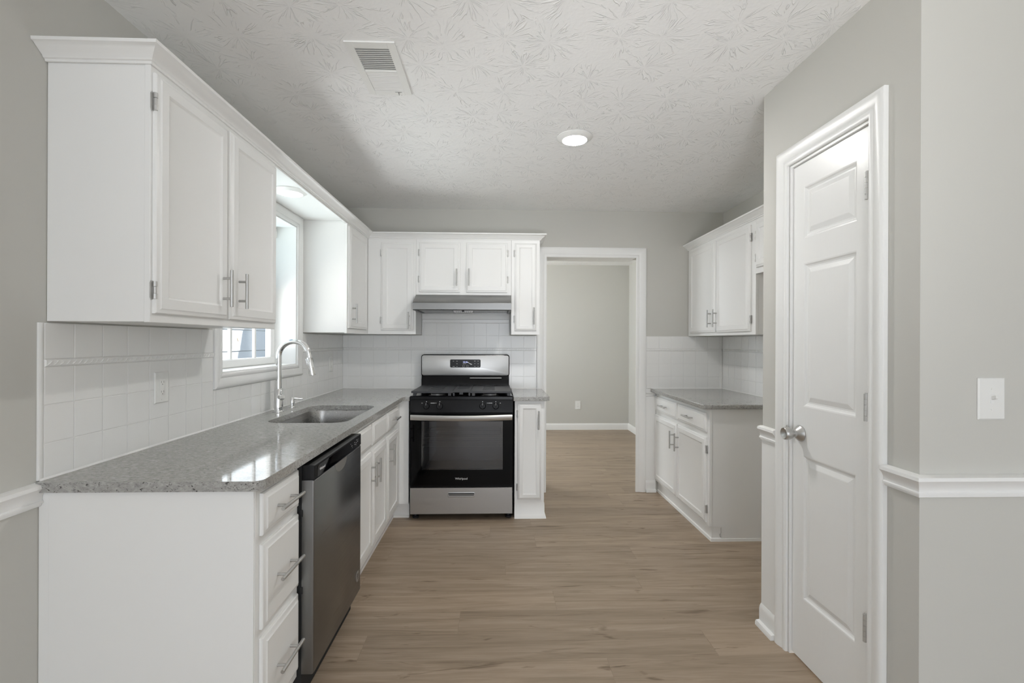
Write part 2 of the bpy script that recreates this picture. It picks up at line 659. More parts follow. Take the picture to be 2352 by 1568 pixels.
# ------------------------------------------------------------------ mouldings
BASE = [(0, 0), (0, 0.100), (0.006, 0.100), (0.012, 0.088), (0.014, 0.075), (0.014, 0.024), (0.030, 0.022), (0.034, 0.012), (0.034, 0.0)]
RAIL = [(0, 0), (0, 0.068), (0.012, 0.068), (0.026, 0.064), (0.028, 0.054), (0.020, 0.044), (0.014, 0.030),
        (0.013, 0.020), (0.017, 0.017), (0.017, 0.011), (0.011, 0.009), (0.011, 0.003), (0.005, 0.0)]
CASING = [(0, 0), (0, 0.009), (0.004, 0.012), (0.016, 0.013), (0.022, 0.010), (0.028, 0.013), (0.046, 0.019),
          (0.058, 0.020), (0.068, 0.018), (0.072, 0.014), (0.072, 0)]
Zup = (0, 0, 1)


def moulding(name, path, prof, N=Zup, closed=False):
    return struct(MB().sweep(path, prof, N, closed).build(name, M['trim']))


# travel direction keeps the room on the right hand
moulding('trim_1', [(XL, REAR, 0.838), (XL, 1.4415, 0.838)], [(a, b * 1.05) for a, b in RAIL])
moulding('trim_2', [(PX, PY1, 0.868), (PX, 2.0845, 0.868)][::-1], [(-a, b) for a, b in RAIL])
moulding('trim_3', [(PX, 1.4925, 0.868), (PX, PY0, 0.868), (2.80, PY0, 0.868)], [(a, b) for a, b in RAIL])
moulding('baseboard_pantry', [(PX, PY1, 0), (PX, 2.0845, 0)], BASE)
moulding('baseboard_breakfast', [(PX, 1.4925, 0), (PX, PY0, 0), (2.80, PY0, 0)], BASE)
moulding('baseboard_left', [(XL, REAR, 0), (XL, 1.4415, 0)], BASE)
moulding('baseboard_hall', [(HX0, HY, 0), (HX1, HY, 0), (HX1, DB + 0.22, 0)], [(a, b * 0.95) for a, b in BASE[:6]] + [(0.014, 0)])
moulding('baseboard_back', [(1.3290, DB, 0), (1.4175, DB, 0)], BASE)
moulding('trim_4', [(1.3290, DB, 0.842), (1.4175, DB, 0.842)], [(a * 0.7, b * 0.62) for a, b in RAIL])


# doorway casing in the back wall (with its head lining)
def casing(name, path, N, flip=False):
    pr = [(-a, b) for a, b in CASING] if flip else CASING
    return moulding(name, path, pr, N)


pr = [(0, 0), (0, 0.010), (0.006, 0.013), (0.02, 0.014), (0.026, 0.011), (0.034, 0.015), (0.060, 0.021), (0.080, 0.021), (0.088, 0.016), (0.088, 0)]
c0 = moulding('trim_5', [(0.444, DB - 0.0005, 0), (0.444, DB - 0.0005, 2.070), (1.240, DB - 0.0005, 2.070), (1.240, DB - 0.0005, 0)],
              [(-a * 0.985, b) for a, b in pr], (0, -1, 0))
mb = MB().prism([(0.441, DB + 0.001), (1.232, DB + 0.001), (1.232, DB + 0.2), (0.441, DB + 0.2)], lambda a, b, d: (a, b, d), 2.0695, 2.0895)
struct(mb.build('trim_6', M['trim'], smooth=False))

# pantry door casing
moulding('trim_7', [(PX - 0.0005, 2.012, 0.0), (PX - 0.0005, 2.012, 2.082), (PX - 0.0005, 1.565, 2.082), (PX - 0.0005, 1.565, 0.0)],
         [(-a, b) for a, b in CASING], (-1, 0, 0))
mb = MB()
mb.box(PX, PX + 0.105, 2.0005, 2.0095, 0, 2.0795).box(PX, PX + 0.105, 1.5665, 1.575, 0, 2.0795).box(PX, PX + 0.105, 1.575, 2.0005, 2.070, 2.0795)
struct(mb.build('trim_8', M['trim'], smooth=False))
# white painted strip of wall under the chair rail beside the pantry door
mb = MB().box(PX - 0.004, PX - 0.0005, 2.0845, PY1, 0.10, 0.868)
struct(mb.build('trim_9', M['trim'], smooth=False))
mb = MB().box(1.3290, 1.4175, DB - 0.0045, DB - 0.0005, 0.10, 0.842).box(1.3290, 1.372, DB - 0.0045, DB - 0.0005, 0.885, 0.9125)
struct(mb.build('trim_10', M['trim'], smooth=False))

# ------------------------------------------------------------------ pantry door
door = MB()
fx = Fr('-X', PX + 0.045)
dw0, dw1, dz0, dz1 = 1.578, 1.998, 0.012, 2.067
panels = [(1.640, 1.930, 1.755, 1.968), (1.640, 1.930, 1.062, 1.652), (1.640, 1.930, 0.268, 0.862)]
T = 0.035
# back and edges
door.add([fx.p(dw0, dz0, 0), fx.p(dw1, dz0, 0), fx.p(dw1, dz1, 0), fx.p(dw0, dz1, 0)], [(0, 1, 2, 3)])
for q in (((dw0, dz0), (dw1, dz0)), ((dw1, dz0), (dw1, dz1)), ((dw1, dz1), (dw0, dz1)), ((dw0, dz1), (dw0, dz0))):
    (a0, z0), (a1, z1) = q
    door.add([fx.p(a0, z0, 0), fx.p(a1, z1, 0), fx.p(a1, z1, T), fx.p(a0, z0, T)], [(0, 1, 2, 3)])
# front: stiles, rails and sunk raised panels
pa0, pa1 = panels[0][0], panels[0][1]


def quad(mbq, a0, a1, z0, z1, d):
    mbq.add([fx.p(a0, z0, d), fx.p(a1, z0, d), fx.p(a1, z1, d), fx.p(a0, z1, d)], [(0, 1, 2, 3)])


zs = [dz0] + [z for p in reversed(panels) for z in (p[2], p[3])] + [dz1]
for i in range(len(zs) - 1):
    quad(door, dw0, pa0, zs[i], zs[i + 1], T)
    quad(door, pa1, dw1, zs[i], zs[i + 1], T)
for i in range(0, len(zs), 2):
    quad(door, pa0, pa1, zs[i], zs[i + 1], T)
for a0, a1, z0, z1 in panels:
    prof = [(0, T), (0.005, T - 0.001), (0.010, T - 0.006), (0.016, T - 0.0085), (0.022, T - 0.0085), (0.040, T - 0.002), (0.043, T - 0.0015)]
    L = [[fx.p(a0 + i, z0 + i, d), fx.p(a1 - i, z0 + i, d), fx.p(a1 - i, z1 - i, d), fx.p(a0 + i, z1 - i, d)] for i, d in prof]
    door.rings(L, False, True)
m = mat('door_paint_white', (0.86, 0.86, 0.848), 0.30)
t = NT(m)
t.bump(t.noise(t.coord((1, 90, 9), kind='Generated'), 1.0, 3, 0.6).outputs['Fac'], 0.10, 0.002)
M['door'] = m
door1 = struct(door.build('door_1', M['door'], smooth=False))
kx, ky, kz = PX + 0.0095, 1.945, 0.949
mb = MB().lathe((kx, ky, kz), (-1, 0, 0), [(0.033, 0), (0.034, 0.004), (0.032, 0.008), (0.024, 0.016), (0.0155, 0.024), (0.0150, 0.032),
                                          (0.020, 0.038), (0.0255, 0.050), (0.0265, 0.062), (0.0245, 0.071), (0.0225, 0.073), (0.020, 0.071), (0.004, 0.064)], 32)
k = mb.build('door_knob', M['nickel'], door1)
for hz in (1.857, 1.107, 0.362):
    mb = MB()
    hx, hy = PX - 0.006, 1.5745
    for i in range(5):
        mb.cyl((hx, hy, hz - 0.046 + i * 0.0186), (hx, hy, hz - 0.046 + i * 0.0186 + 0.0178), 0.0075, n=12)
    mb.cyl((hx, hy, hz + 0.046), (hx, hy, hz + 0.050), 0.0045, n=12)
    mb.box(hx + 0.0145, hx + 0.0155, hy + 0.002, hy + 0.011, hz - 0.045, hz + 0.045)
    mb.box(hx + 0.003, hx + 0.0155, hy - 0.0006, hy + 0.0012, hz - 0.045, hz + 0.045)
    mb.build('hinge', M['hinge'], door1)
mb = MB().prism([(2.001, 0.944), (2.012, 0.944), (2.012, 0.962), (2.008, 0.970), (2.001, 0.975)], lambda a, b, d: (d, a, b), PX - 0.0135, PX - 0.011)
mb.build('latch_plate', M['hinge'], door1)

# ------------------------------------------------------------------ kitchen window
win = bpy.data.objects.new('window_1', None)
COL.objects.link(win)
win.location = (XL, (WY0 + WY1) / 2, WZ0)
win['_o'] = tuple(win.location)
struct(win)
mb = MB()
e = 0.0006
mb.box(XL - 0.199, XL, WY0 + e, WY0 + 0.012, WZ0 + e, WZ1 - e).box(XL - 0.199, XL, WY1 - 0.012, WY1 - e, WZ0 + e, WZ1 - e)
mb.box(XL - 0.199, XL, WY0 + 0.012, WY1 - 0.012, WZ1 - 0.012, WZ1 - e).box(XL - 0.199, XL, WY0 + 0.012, WY1 - 0.012, WZ0 + e, WZ0 + 0.012)
mb.build('jamb', M['trim'], win, smooth=False)
ya, yb = WY0 + 0.004, WY1 - 0.004
za, zb = WZ0 + 0.004, WZ1 - 0.004
WC = [(a * 0.98, b) for a, b in CASING]
mb = MB().sweep([(XL + 0.0005, ya, za), (XL + 0.0005, yb, za), (XL + 0.0005, yb, zb), (XL + 0.0005, ya, zb)], WC, (1, 0, 0), True)
mb.build('casing', M['trim'], win)
# lower (inner) sash
sx = XL - 0.135
yl, yr = WY0 + 0.013, WY1 - 0.013
mb = MB()
mb.panel(Fr('+X', sx - 0.035), yl, yr, WZ0 + 0.0135, WZ0 + 0.060, [(0, 0), (0, 0.030), (0.006, 0.035)])
mb.panel(Fr('+X', sx - 0.035), yl, yr, 1.640, 1.678, [(0, 0), (0, 0.030), (0.004, 0.035)])
mb.panel(Fr('+X', sx - 0.035), yl, yl + 0.055, WZ0 + 0.060, 1.640, [(0, 0), (0, 0.030), (0.005, 0.033)])
mb.panel(Fr('+X', sx - 0.035), yr - 0.055, yr, WZ0 + 0.060, 1.640, [(0, 0), (0, 0.030), (0.005, 0.033)])
sash = mb.build('lower_sash', M['trim'], win, smooth=False)
mb = MB()
for y in (2.722, 2.990):
    mb.box(sx - 0.022, sx - 0.008, y - 0.010, y + 0.010, WZ0 + 0.060, 1.640)
mb.box(sx - 0.022, sx - 0.008, yl + 0.05, yr - 0.05, 1.430, 1.450)
mb.build('muntin_bars', M['trim'], sash, smooth=False)
mb = MB().box(sx - 0.026, sx - 0.023, yl + 0.05, yr - 0.05, WZ0 + 0.055, 1.645)
mb.build('glass_pane', M['pane'], sash, smooth=False)
# upper (outer) sash
ux = sx - 0.04
mb = MB()
mb.box(ux - 0.03, ux, yl, yr, 1.640, 1.675).box(ux - 0.03, ux, yl, yr, 2.045, WZ1 - 0.0135)
mb.box(ux - 0.03, ux, yl, yl + 0.04, 1.675, 2.045).box(ux - 0.03, ux, yr - 0.04, yr, 1.675, 2.045)
us = mb.build('upper_sash', M['trim'], win, smooth=False)
mb = MB().box(ux - 0.020, ux - 0.017, yl + 0.035, yr - 0.035, 1.67, 2.05)
mb.build('glass_pane', M['pane_shaded'], us, smooth=False)
mb = MB().box(sx - 0.004, sx + 0.012, yr - 0.028, yr - 0.004, 2.010, 2.066).cyl((sx + 0.012, yr - 0.016, 2.052), (sx + 0.0135, yr - 0.016, 2.052), 0.004, n=10)
mb.build('blind_bracket', M['plastic'], win, 0.0015)

# ------------------------------------------------------------------ tile backsplash (painted square tiles with a rope liner)


def tiles(name, parent, fr, a0, a1, z_from, rows, origin, zlimits=None, holes=()):
    """rows = [(z0, z1)], tiles pitched 0.109 along the wall from origin"""
    mb = MB()
    mb.fbox(fr, a0, a1, rows[0][0], rows[-1][1], 0.0005, 0.0055)
    gp = 0.0011
    for z0, z1 in rows:
        k0 = math.floor((a0 - origin) / 0.109) - 1
        for k_ in range(k0, k0 + 60):
            b0, b1 = max(a0, origin + k_ * 0.109), min(a1, origin + (k_ + 1) * 0.109)
            if b1 - b0 < 0.012:
                continue
            mb.panel(fr, b0 + gp, b1 - gp, z0 + gp, z1 - gp, [(0, 0.005), (0, 0.0068), (0.0012, 0.0078)])
    return mb.build(name, M['tile'], parent, smooth=False)


def rope(parent, fr, a0, a1, zc=1.2565):
    mb = MB()
    mb.panel(fr, a0, a1, zc - 0.011, zc + 0.011, [(0, 0.0005), (0, 0.009), (0.003, 0.012)])
    n = int((a1 - a0) / 0.021)
    for i in range(n):
        a = a0 + 0.004 + i * 0.021
        pts = [fr.p(a, zc - 0.0075, 0.0105), fr.p(a + 0.006, zc - 0.003, 0.0135), fr.p(a + 0.012, zc + 0.003, 0.0135), fr.p(a + 0.017, zc + 0.0075, 0.0105)]
        mb.tube(pts, [0.001, 0.0020, 0.0020, 0.001], 6)
    return mb.build('rope_liner', M['tile'], parent)


ROWS = [(0.914, 1.0185), (1.0185, 1.132), (1.132, 1.2455)]
TOP = [(1.2675, 1.376)]
fl, fb, fr_r = Fr('+X', XL), Fr('-Y', DB), Fr('-X', XR)
for a0, a1 in ((1.452, WY0 - 0.0685), (WY1 + 0.0685, DB - 0.0006)):
    tiles('tile_backsplash', wall_left, fl, a0, a1, 0, ROWS, 1.4435)
    tiles('tile_backsplash', wall_left, fl, a0, a1, 0, TOP, 1.4435)
    rope(wall_left, fl, a0, a1)
tiles('tile_backsplash', wall_left, fl, WY0 - 0.0685, WY1 + 0.0685, 0, [(0.914, 1.0185), (1.0185, WZ0 - 0.0685)], 1.4435)
mb = MB().panel(fl, 1.4365, 1.4515, 0.914, 1.376, [(0, 0.0005), (0, 0.006), (0.004, 0.0085)])
mb.build('tile_edge_strip', M['tile'], wall_left)
tiles('tile_backsplash', wall_back, fb, XL + 0.008, OX0 - 0.0845, 0, ROWS, -0.302)
rope(wall_back, fb, XL + 0.013, OX0 - 0.0845)
tiles('tile_backsplash', wall_back, fb, XL + 0.008, OX0 - 0.0845, 0, TOP, -0.302)
tiles('tile_backsplash', wall_back, fb, -0.646, 0.120, 0, [(1.376, 1.485)], -0.302)
mb = MB().panel(fb, -0.646, 0.120, 1.4855, 1.519, [(0, 0.0005), (0, 0.006), (0.004, 0.009)])
mb.build('tile_edge_strip', M['tile'], wall_back)
mb = MB().fbox(fb, -0.646, 0.120, 1.5195, 1.699, 0.0005, 0.003)
mb.build('painted_wall_strip', M['trim'], wall_back, smooth=False)
tiles('tile_backsplash', wall_back, fb, 1.3285, XR - 0.008, 0, ROWS, 1.3365)
tiles('tile_backsplash', wall_back, fb, 1.3285, XR - 0.008, 0, TOP, 1.3365)
rope(wall_back, fb, 1.3285, XR - 0.013)
tiles('tile_backsplash', wall_right, fr_r, 3.10, DB - 0.0006, 0, ROWS, 3.10)
tiles('tile_backsplash', wall_right, fr_r, 3.10, DB - 0.0006, 0, TOP, 3.10)
rope(wall_right, fr_r, 3.10, DB - 0.013)

for par, fr, a0, a1 in ((wall_left, fl, 1.437, DB - 0.0095), (wall_back, fb, XL + 0.0095, -0.640), (wall_back, fb, 0.135, OX0 - 0.083),
                        (wall_back, fb, 1.374, XR - 0.0095), (wall_right, fr_r, 3.108, DB - 0.0095)):
    pts = [(0.0079, 0.9132), (0.0125, 0.9132), (0.0115, 0.9155), (0.0079, 0.9195)]
    MB().rings([[fr.p(a, z, d) for d, z in pts] for a in (a0, a1)]).build('caulk_bead', M['trim'], par, smooth=False)

# ------------------------------------------------------------------ cabinet building blocks
DOOR = [(0, 0.0008), (0, 0.0085), (0.003, 0.0115), (0.010, 0.0135), (0.016, 0.0185), (0.046, 0.0185), (0.053, 0.0135), (0.056, 0.0125)]
NARROW = [(0, 0.0008), (0, 0.0085), (0.003, 0.0115), (0.009, 0.0135), (0.014, 0.0185), (0.036, 0.0185), (0.043, 0.0135), (0.046, 0.0125)]
DRAWER = [(0, 0.0008), (0, 0.0085), (0.003, 0.0115), (0.012, 0.0135), (0.018, 0.0185)]


def bar_handle(parent, fr, a, z, horizontal=False, length=0.137, d0=0.0185):
    mb = MB()
    d1 = d0 + 0.031
    if horizontal:
        mb.cyl(fr.p(a - length / 2, z, d1), fr.p(a + length / 2, z, d1), 0.0060, n=14)
        for s_ in (-1, 1):
            mb.cyl(fr.p(a + s_ * 0.048, z, d0), fr.p(a + s_ * 0.048, z, d1), 0.0048, n=12)
    else:
        mb.cyl(fr.p(a, z - length / 2, d1), fr.p(a, z + length / 2, d1), 0.0060, n=14)
        for s_ in (-1, 1):
            mb.cyl(fr.p(a, z + s_ * 0.038, d0), fr.p(a, z + s_ * 0.038, d1), 0.0048, n=12)
    return mb.build('handle', M['nickel'], parent)


def cab_hinge(parent, fr, a, z, side):
    """a = door edge, side = +1 when the frame lies at larger a"""
    mb = MB()
    h = 0.028
    q = [(-h + 0.006, 0.0), (-h, 0.005), (h, 0.005), (h - 0.006, 0.0)]
    a_in, a_out = a - side * 0.003, a + side * 0.0115
    pts = [(a_in, z - h), (a_out - side * 0.004, z - h), (a_out, z - h + 0.006), (a_out, z + h - 0.006), (a_out - side * 0.004, z + h), (a_in, z + h)]
    mb.prism(pts, lambda p, q_, d: fr.p(p, q_, d), 0.001, 0.0042)
    mb.cyl(fr.p(a + side * 0.0015, z - h + 0.002, 0.0105), fr.p(a + side * 0.0015, z - 0.011, 0.0105), 0.0058, n=12)
    mb.cyl(fr.p(a + side * 0.0015, z - 0.010, 0.0105), fr.p(a + side * 0.0015, z + 0.010, 0.0105), 0.0042, n=12)
    mb.cyl(fr.p(a + side * 0.0015, z + 0.011, 0.0105), fr.p(a + side * 0.0015, z + h - 0.002, 0.0105), 0.0058, n=12)
    return mb.build('hinge', M['hinge'], parent)


def cab_door(root, fr, a0, a1, z0, z1, handle=None, hinges=None, hz=(0.065, 0.08), prof=DOOR, name='door'):
    """handle = (a, z), hinges = 'lo' or 'hi' edge"""
    d = MB().panel(fr, a0, a1, z0, z1, prof).build(name, M['cabinet'], root, angle=28)
    if handle:
        bar_handle(d, fr, *handle)
    if hinges:
        a, sd = (a0, -1) if hinges == 'lo' else (a1, 1)
        cab_hinge(d, fr, a, z1 - hz[1], sd)
        cab_hinge(d, fr, a, z0 + hz[0] + 0.025, sd)
    return d


def cab_drawer(root, fr, a0, a1, z0, z1, handle=True, name='drawer', length=0.165):
    d = MB().panel(fr, a0, a1, z0, z1, DRAWER).build(name, M['cabinet'], root, angle=28)
    if handle:
        bar_handle(d, fr, (a0 + a1) / 2, (z0 + z1) / 2, True, length)
    return d


UB, UT = 1.381, 2.165        # wall cabinets: bottom and top
UX, UY = -1.035, 3.887       # face frames of the left and back wall cabinets
e = 0.0015
CABG = 'white wall cabinets'

# left wall cabinet with two tall doors
r = thing('wall_cabinet', (XL, 1.464, UB), 'tall white two-door wall cabinet beside the window, its plain end panel facing the viewer', 'cabinet')
MB().box(XL + e, UX - 0.018, 1.466, 2.265, UB, UT).build('carcass', M['cabinet'], r, 0.001)
MB().box(UX - 0.018, UX, 1.464, 2.267, UB - 0.002, UT).build('face_frame', M['cabinet'], r, 0.0015)
f = Fr('+X', UX)
cab_door(r, f, 1.472, 1.856, 1.406, 2.130, (1.816, 1.519), 'lo', (0.045, 0.088))
cab_door(r, f, 1.872, 2.256, 1.406, 2.130, (1.925, 1.519))

# corner cabinet between the window and the back wall
r = thing('wall_cabinet', (XL, 3.352, UB), 'white corner wall cabinet right of the window, with a single door on the left wall', 'cabinet')
MB().box(XL + e, UX - 0.018, 3.354, DB - 0.009, UB + 0.002, UT).build('carcass', M['cabinet'], r, 0.001)
MB().box(UX - 0.018, UX, 3.352, UY - 0.001, UB - 0.002, UT).build('face_frame', M['cabinet'], r, 0.0015)
cab_door(r, f, 3.366, 3.822, 1.414, 2.128, (3.418, 1.519))

# back wall cabinets
f2 = Fr('-Y', UY)
r = thing('wall_cabinet', (-1.03, UY, UB), 'single-door white wall cabinet left of the range hood', 'cabinet')
MB().box(UX + 0.002, -0.650, UY + 0.018, DB - 0.009, UB + 0.002, UT).build('carcass', M['cabinet'], r, 0.001)
MB().box(UX + 0.0005, -0.6485, UY, UY + 0.018, UB, UT).build('face_frame', M['cabinet'], r, 0.0015)
cab_door(r, f2, -0.925, -0.668, 1.414, 2.120, (-0.702, 1.489), 'lo', (0.055, 0.083))

r = thing('wall_cabinet', (-0.647, UY, 1.70), 'short white wall cabinet with two doors above the range hood', 'cabinet')
MB().box(-0.6465, 0.1205, UY + 0.018, DB - 0.009, 1.702, UT).build('carcass', M['cabinet'], r, 0.001)
MB().box(-0.6475, 0.1215, UY, UY + 0.018, 1.700, UT).build('face_frame', M['cabinet'], r, 0.0015)
cab_door(r, f2, -0.622, -0.293, 1.722, 2.124, (-0.318, 1.838), 'lo', (0.080, 0.083))
cab_door(r, f2, -0.243, 0.090, 1.722, 2.124, (-0.219, 1.840), 'hi', (0.080, 0.083))

r = thing('wall_cabinet', (0.1225, UY, UB), 'narrow single-door white wall cabinet between range hood and doorway', 'cabinet')
MB().box(0.1235, 0.3525, UY + 0.018, DB - 0.009, UB + 0.002, UT).build('carcass', M['cabinet'], r, 0.001)
MB().box(0.1225, 0.3545, UY, UY + 0.018, UB, UT).build('face_frame', M['cabinet'], r, 0.0015)
cab_door(r, f2, 0.150, 0.328, 1.414, 2.124, (0.305, 1.532), 'lo', (0.070, 0.083), NARROW)

# boxed soffit over the window
mb = MB().box(XL + e, UX - 0.012, 2.2685, 3.3505, 2.158, 2.172).box(UX - 0.018, UX - 0.0005, 2.2685, 3.3505, 2.140, UT + 0.02)
tag(mb.build('soffit_panel', M['cabinet'], None, 0.001), 'white painted panel boxed in above the kitchen window between two wall cabinets', 'soffit')

# crown moulding
CROWN = [(0.0008, 0.0), (0.006, 0.0), (0.008, 0.006), (0.013, 0.008), (0.016, 0.014), (0.024, 0.020), (0.036, 0.030), (0.043, 0.036),
         (0.050, 0.038), (0.051, 0.047), (0.0008, 0.047)]
mb = MB().sweep([(XL + 0.001, 1.464, 2.149), (UX, 1.464, 2.149), (UX, UY, 2.149), (0.3545, UY, 2.149), (0.3545, DB - 0.001, 2.149)], CROWN, Zup)
tag(mb.build('crown_moulding', M['trim'], None), 'white crown moulding running along the tops of the left and back wall cabinets', 'moulding')

# right wall cabinets
RX = 1.708
f3 = Fr('-X', RX)
r = thing('wall_cabinet', (XR, 3.09, 1.378), 'white two-door wall cabinet above the small granite counter on the right', 'cabinet')
MB().box(RX + 0.018, XR - 0.009, 3.092, DB - 0.009, 1.380, UT).build('carcass', M['cabinet'], r, 0.001)
MB().box(RX, RX + 0.018, 3.0905, DB - 0.0095, 1.378, UT).build('face_frame', M['cabinet'], r, 0.0015)
cab_door(r, f3, 3.652, 4.130, 1.404, 2.112, (3.708, 1.511))
cab_door(r, f3, 3.140, 3.632, 1.400, 2.112, (3.612, 1.511), 'lo', (0.055, 0.083))
r = thing('wall_cabinet', (XR, 2.215, 1.777), 'white over-fridge wall cabinet half hidden behind the pantry wall', 'cabinet')
MB().box(RX + 0.018, XR - 0.002, 2.2135, 3.0885, 1.780, UT).build('carcass', M['cabinet'], r, 0.001)
MB().box(RX, RX + 0.018, 2.2135, 3.0890, 1.777, UT).build('face_frame', M['cabinet'], r, 0.0015)
cab_door(r, f3, 2.665, 3.072, 1.815, 2.112, None, 'hi', (0.04, 0.083))
cab_door(r, f3, 2.235, 2.645, 1.815, 2.112)
mb = MB().sweep([(RX, DB - 0.001, 2.137), (RX, 2.2135, 2.137)], CROWN, Zup)
tag(mb.build('crown_moulding', M['trim'], None), 'white crown moulding along the tops of the right-hand wall cabinets', 'moulding')

# ------------------------------------------------------------------ base cabinets, left run
BX = -0.716
fB = Fr('+X', BX)
CT = 0.8825                   # underside of the worktops


def toe(mb, fr, a0, a1, back=0.06):
    """recessed plinth with a little quarter round"""
    mb.fbox(fr, a0, a1, 0.0, 0.112, -back - 0.015, -back)
    mb.fbox(fr, a0, a1, 0.0, 0.018, -back, -back + 0.012)


r = thing('base_cabinet', (XL, 1.443, 0), 'white base cabinet with three stacked drawers at the near end of the left counter', 'cabinet')
MB().box(XL + e, BX - 0.02, 1.443, 1.752, 0.112, CT).build('carcass', M['cabinet'], r, 0.001)
mb = MB().box(XL + 0.030, BX - 0.001, 1.4425, 1.4475, 0.0, CT - 0.0005)
mb.build('end_panel', M['cabinet'], r, 0.001)
MB().box(BX - 0.02, BX, 1.4485, 1.752, 0.112, CT).build('face_frame', M['cabinet'], r, 0.001)
mb = MB()
toe(mb, fB, 1.448, 1.752)
mb.build('toe_kick', M['cabinet'], r, smooth=False)
for z0, z1 in ((0.733, 0.862), (0.448, 0.705), (0.150, 0.420)):
    cab_drawer(r, fB, 1.474, 1.738, z0, z1)

r = thing('base_cabinet', (XL, 2.365, 0), 'white base cabinet under the sink with two false fronts over two doors', 'cabinet')
MB().box(XL + e, BX - 0.02, 2.366, 2.372, 0.112, CT).box(XL + e, BX - 0.02, 3.108, 3.114, 0.112, CT).box(XL + e, XL + 0.01, 2.372, 3.108, 0.112, CT).box(XL + 0.01, BX - 0.02, 2.372, 3.108, 0.112, 0.13).build('carcass', M['cabinet'], r, smooth=False)
mb = MB()
mb.box(BX - 0.019, BX, 2.366, 3.114, 0.112, CT)
mb.build('face_frame', M['cabinet'], r, smooth=False)
mb = MB()
toe(mb, fB, 2.366, 3.114)
mb.build('toe_kick', M['cabinet'], r, smooth=False)
cab_drawer(r, fB, 2.388, 2.742, 0.728, 0.854, False, 'false_front')
cab_drawer(r, fB, 2.762, 3.100, 0.728, 0.854, False, 'false_front')
cab_door(r, fB, 2.388, 2.742, 0.150, 0.693, (2.712, 0.577))
cab_door(r, fB, 2.762, 3.100, 0.150, 0.693, (2.800, 0.577))

r = thing('base_cabinet', (XL, 3.116, 0), 'white corner base cabinet with one drawer over one door, left of the range', 'cabinet')
MB().box(XL + e, BX - 0.02, 3.116, DB - 0.009, 0.112, CT).box(BX - 0.0195, -0.648, 3.601, DB - 0.009, 0.112, CT).build('carcass', M['cabinet'], r, smooth=False)
mb = MB().box(BX - 0.019, BX, 3.116, 3.585, 0.112, CT).box(BX - 0.019, -0.648, 3.585, 3.60, 0.112, CT)
mb.build('face_frame', M['cabinet'], r, smooth=False)
mb = MB()
toe(mb, fB, 3.116, 3.64)
mb.box(BX - 0.0595, -0.648, 3.625, 3.64, 0.0, 0.112).box(BX - 0.0475, -0.648, 3.613, 3.6245, 0.0, 0.018)
mb.build('toe_kick', M['cabinet'], r, smooth=False)
cab_drawer(r, fB, 3.130, 3.462, 0.734, 0.854, True, length=0.150)
cab_door(r, fB, 3.130, 3.462, 0.150, 0.695, (3.172, 0.577))

# narrow base cabinet right of the range
NY = 3.585
fN = Fr('-Y', NY)
r = thing('base_cabinet', (0.140, NY, 0), 'narrow white base cabinet with one tall door between range and doorway', 'cabinet')
MB().box(0.1435, 0.3635, NY + 0.018, DB - 0.022, 0.112, CT).build('carcass', M['cabinet'], r, 0.001)
MB().box(0.1425, 0.3650, NY, NY + 0.018, 0.112, CT).build('face_frame', M['cabinet'], r, 0.001)
mb = MB().sweep([(0.1425, NY + 0.001, 0), (0.3650, NY + 0.001, 0), (0.3650, DB - 0.022, 0)],
                [(0, 0), (0, 0.112), (0.003, 0.112), (0.004, 0.035), (0.008, 0.028), (0.014, 0.012), (0.016, 0)], Zup)
mb.build('plinth', M['cabinet'], r)
cab_door(r, fN, 0.166, 0.342, 0.144, 0.862, (0.320, 0.741), 'lo', (0.065, 0.078), NARROW)

# right base cabinet
GX = 1.420
f4 = Fr('-X', GX)
r = thing('base_cabinet', (XR, 3.13, 0), 'white base cabinet on the right with two drawers above two doors', 'cabinet')
MB().box(GX + 0.018, XR - 0.009, 3.138, DB - 0.009, 0.10, CT).build('carcass', M['cabinet'], r, 0.001)
MB().box(GX, GX + 0.018, 3.1290, DB - 0.0095, 0.10, CT).build('face_frame', M['cabinet'], r, 0.0015)
mb = MB().box(GX + 0.0185, XR - 0.002, 3.134, 3.1375, 0.096, CT - 0.0005).box(GX + 0.085, XR - 0.002, 3.134, 3.1375, 0.0, 0.096)
mb.build('end_panel', M['cabinet'], r, smooth=False)
mb = MB().sweep([(GX + 0.024, DB - 0.0095, 0), (GX + 0.024, 3.1405, 0), (XR - 0.002, 3.1405, 0)],
                [(0, 0), (0, 0.095), (0.003, 0.095), (0.003, 0.024), (0.009, 0.018), (0.011, 0)], Zup)
mb.build('plinth', M['cabinet'], r)
mb = MB().tube([(1.500, 3.1335, 0.088), (1.502, 3.133, 0.060), (1.498, 3.133, 0.045)], 0.0022, 6).tube([(1.494, 3.1335, 0.050), (1.497, 3.133, 0.034), (1.503, 3.133, 0.028)], 0.003, 6)
mb.build('chipped_caulk', M['hinge'], r)
cab_drawer(r, f4, 3.682, 4.180, 0.724, 0.852, True, length=0.160)
cab_drawer(r, f4, 3.160, 3.658, 0.724, 0.852, True, length=0.160)
cab_door(r, f4, 3.682, 4.180, 0.118, 0.688, (3.724, 0.557))
cab_door(r, f4, 3.160, 3.658, 0.118, 0.688, (3.622, 0.557), 'lo', (0.065, 0.080))

# ------------------------------------------------------------------ worktops


def rounded(x0, x1, y0, y1, rad, n=8):
    pts = []
    for cx, cy, a0 in ((x1 - rad, y1 - rad, 0), (x0 + rad, y1 - rad, 90), (x0 + rad, y0 + rad, 180), (x1 - rad, y0 + rad, 270)):
        for i in range(n + 1):
            a = radians(a0 + 90 * i / n)
            pts.append((cx + rad * cos(a), cy + rad * sin(a)))
    return pts


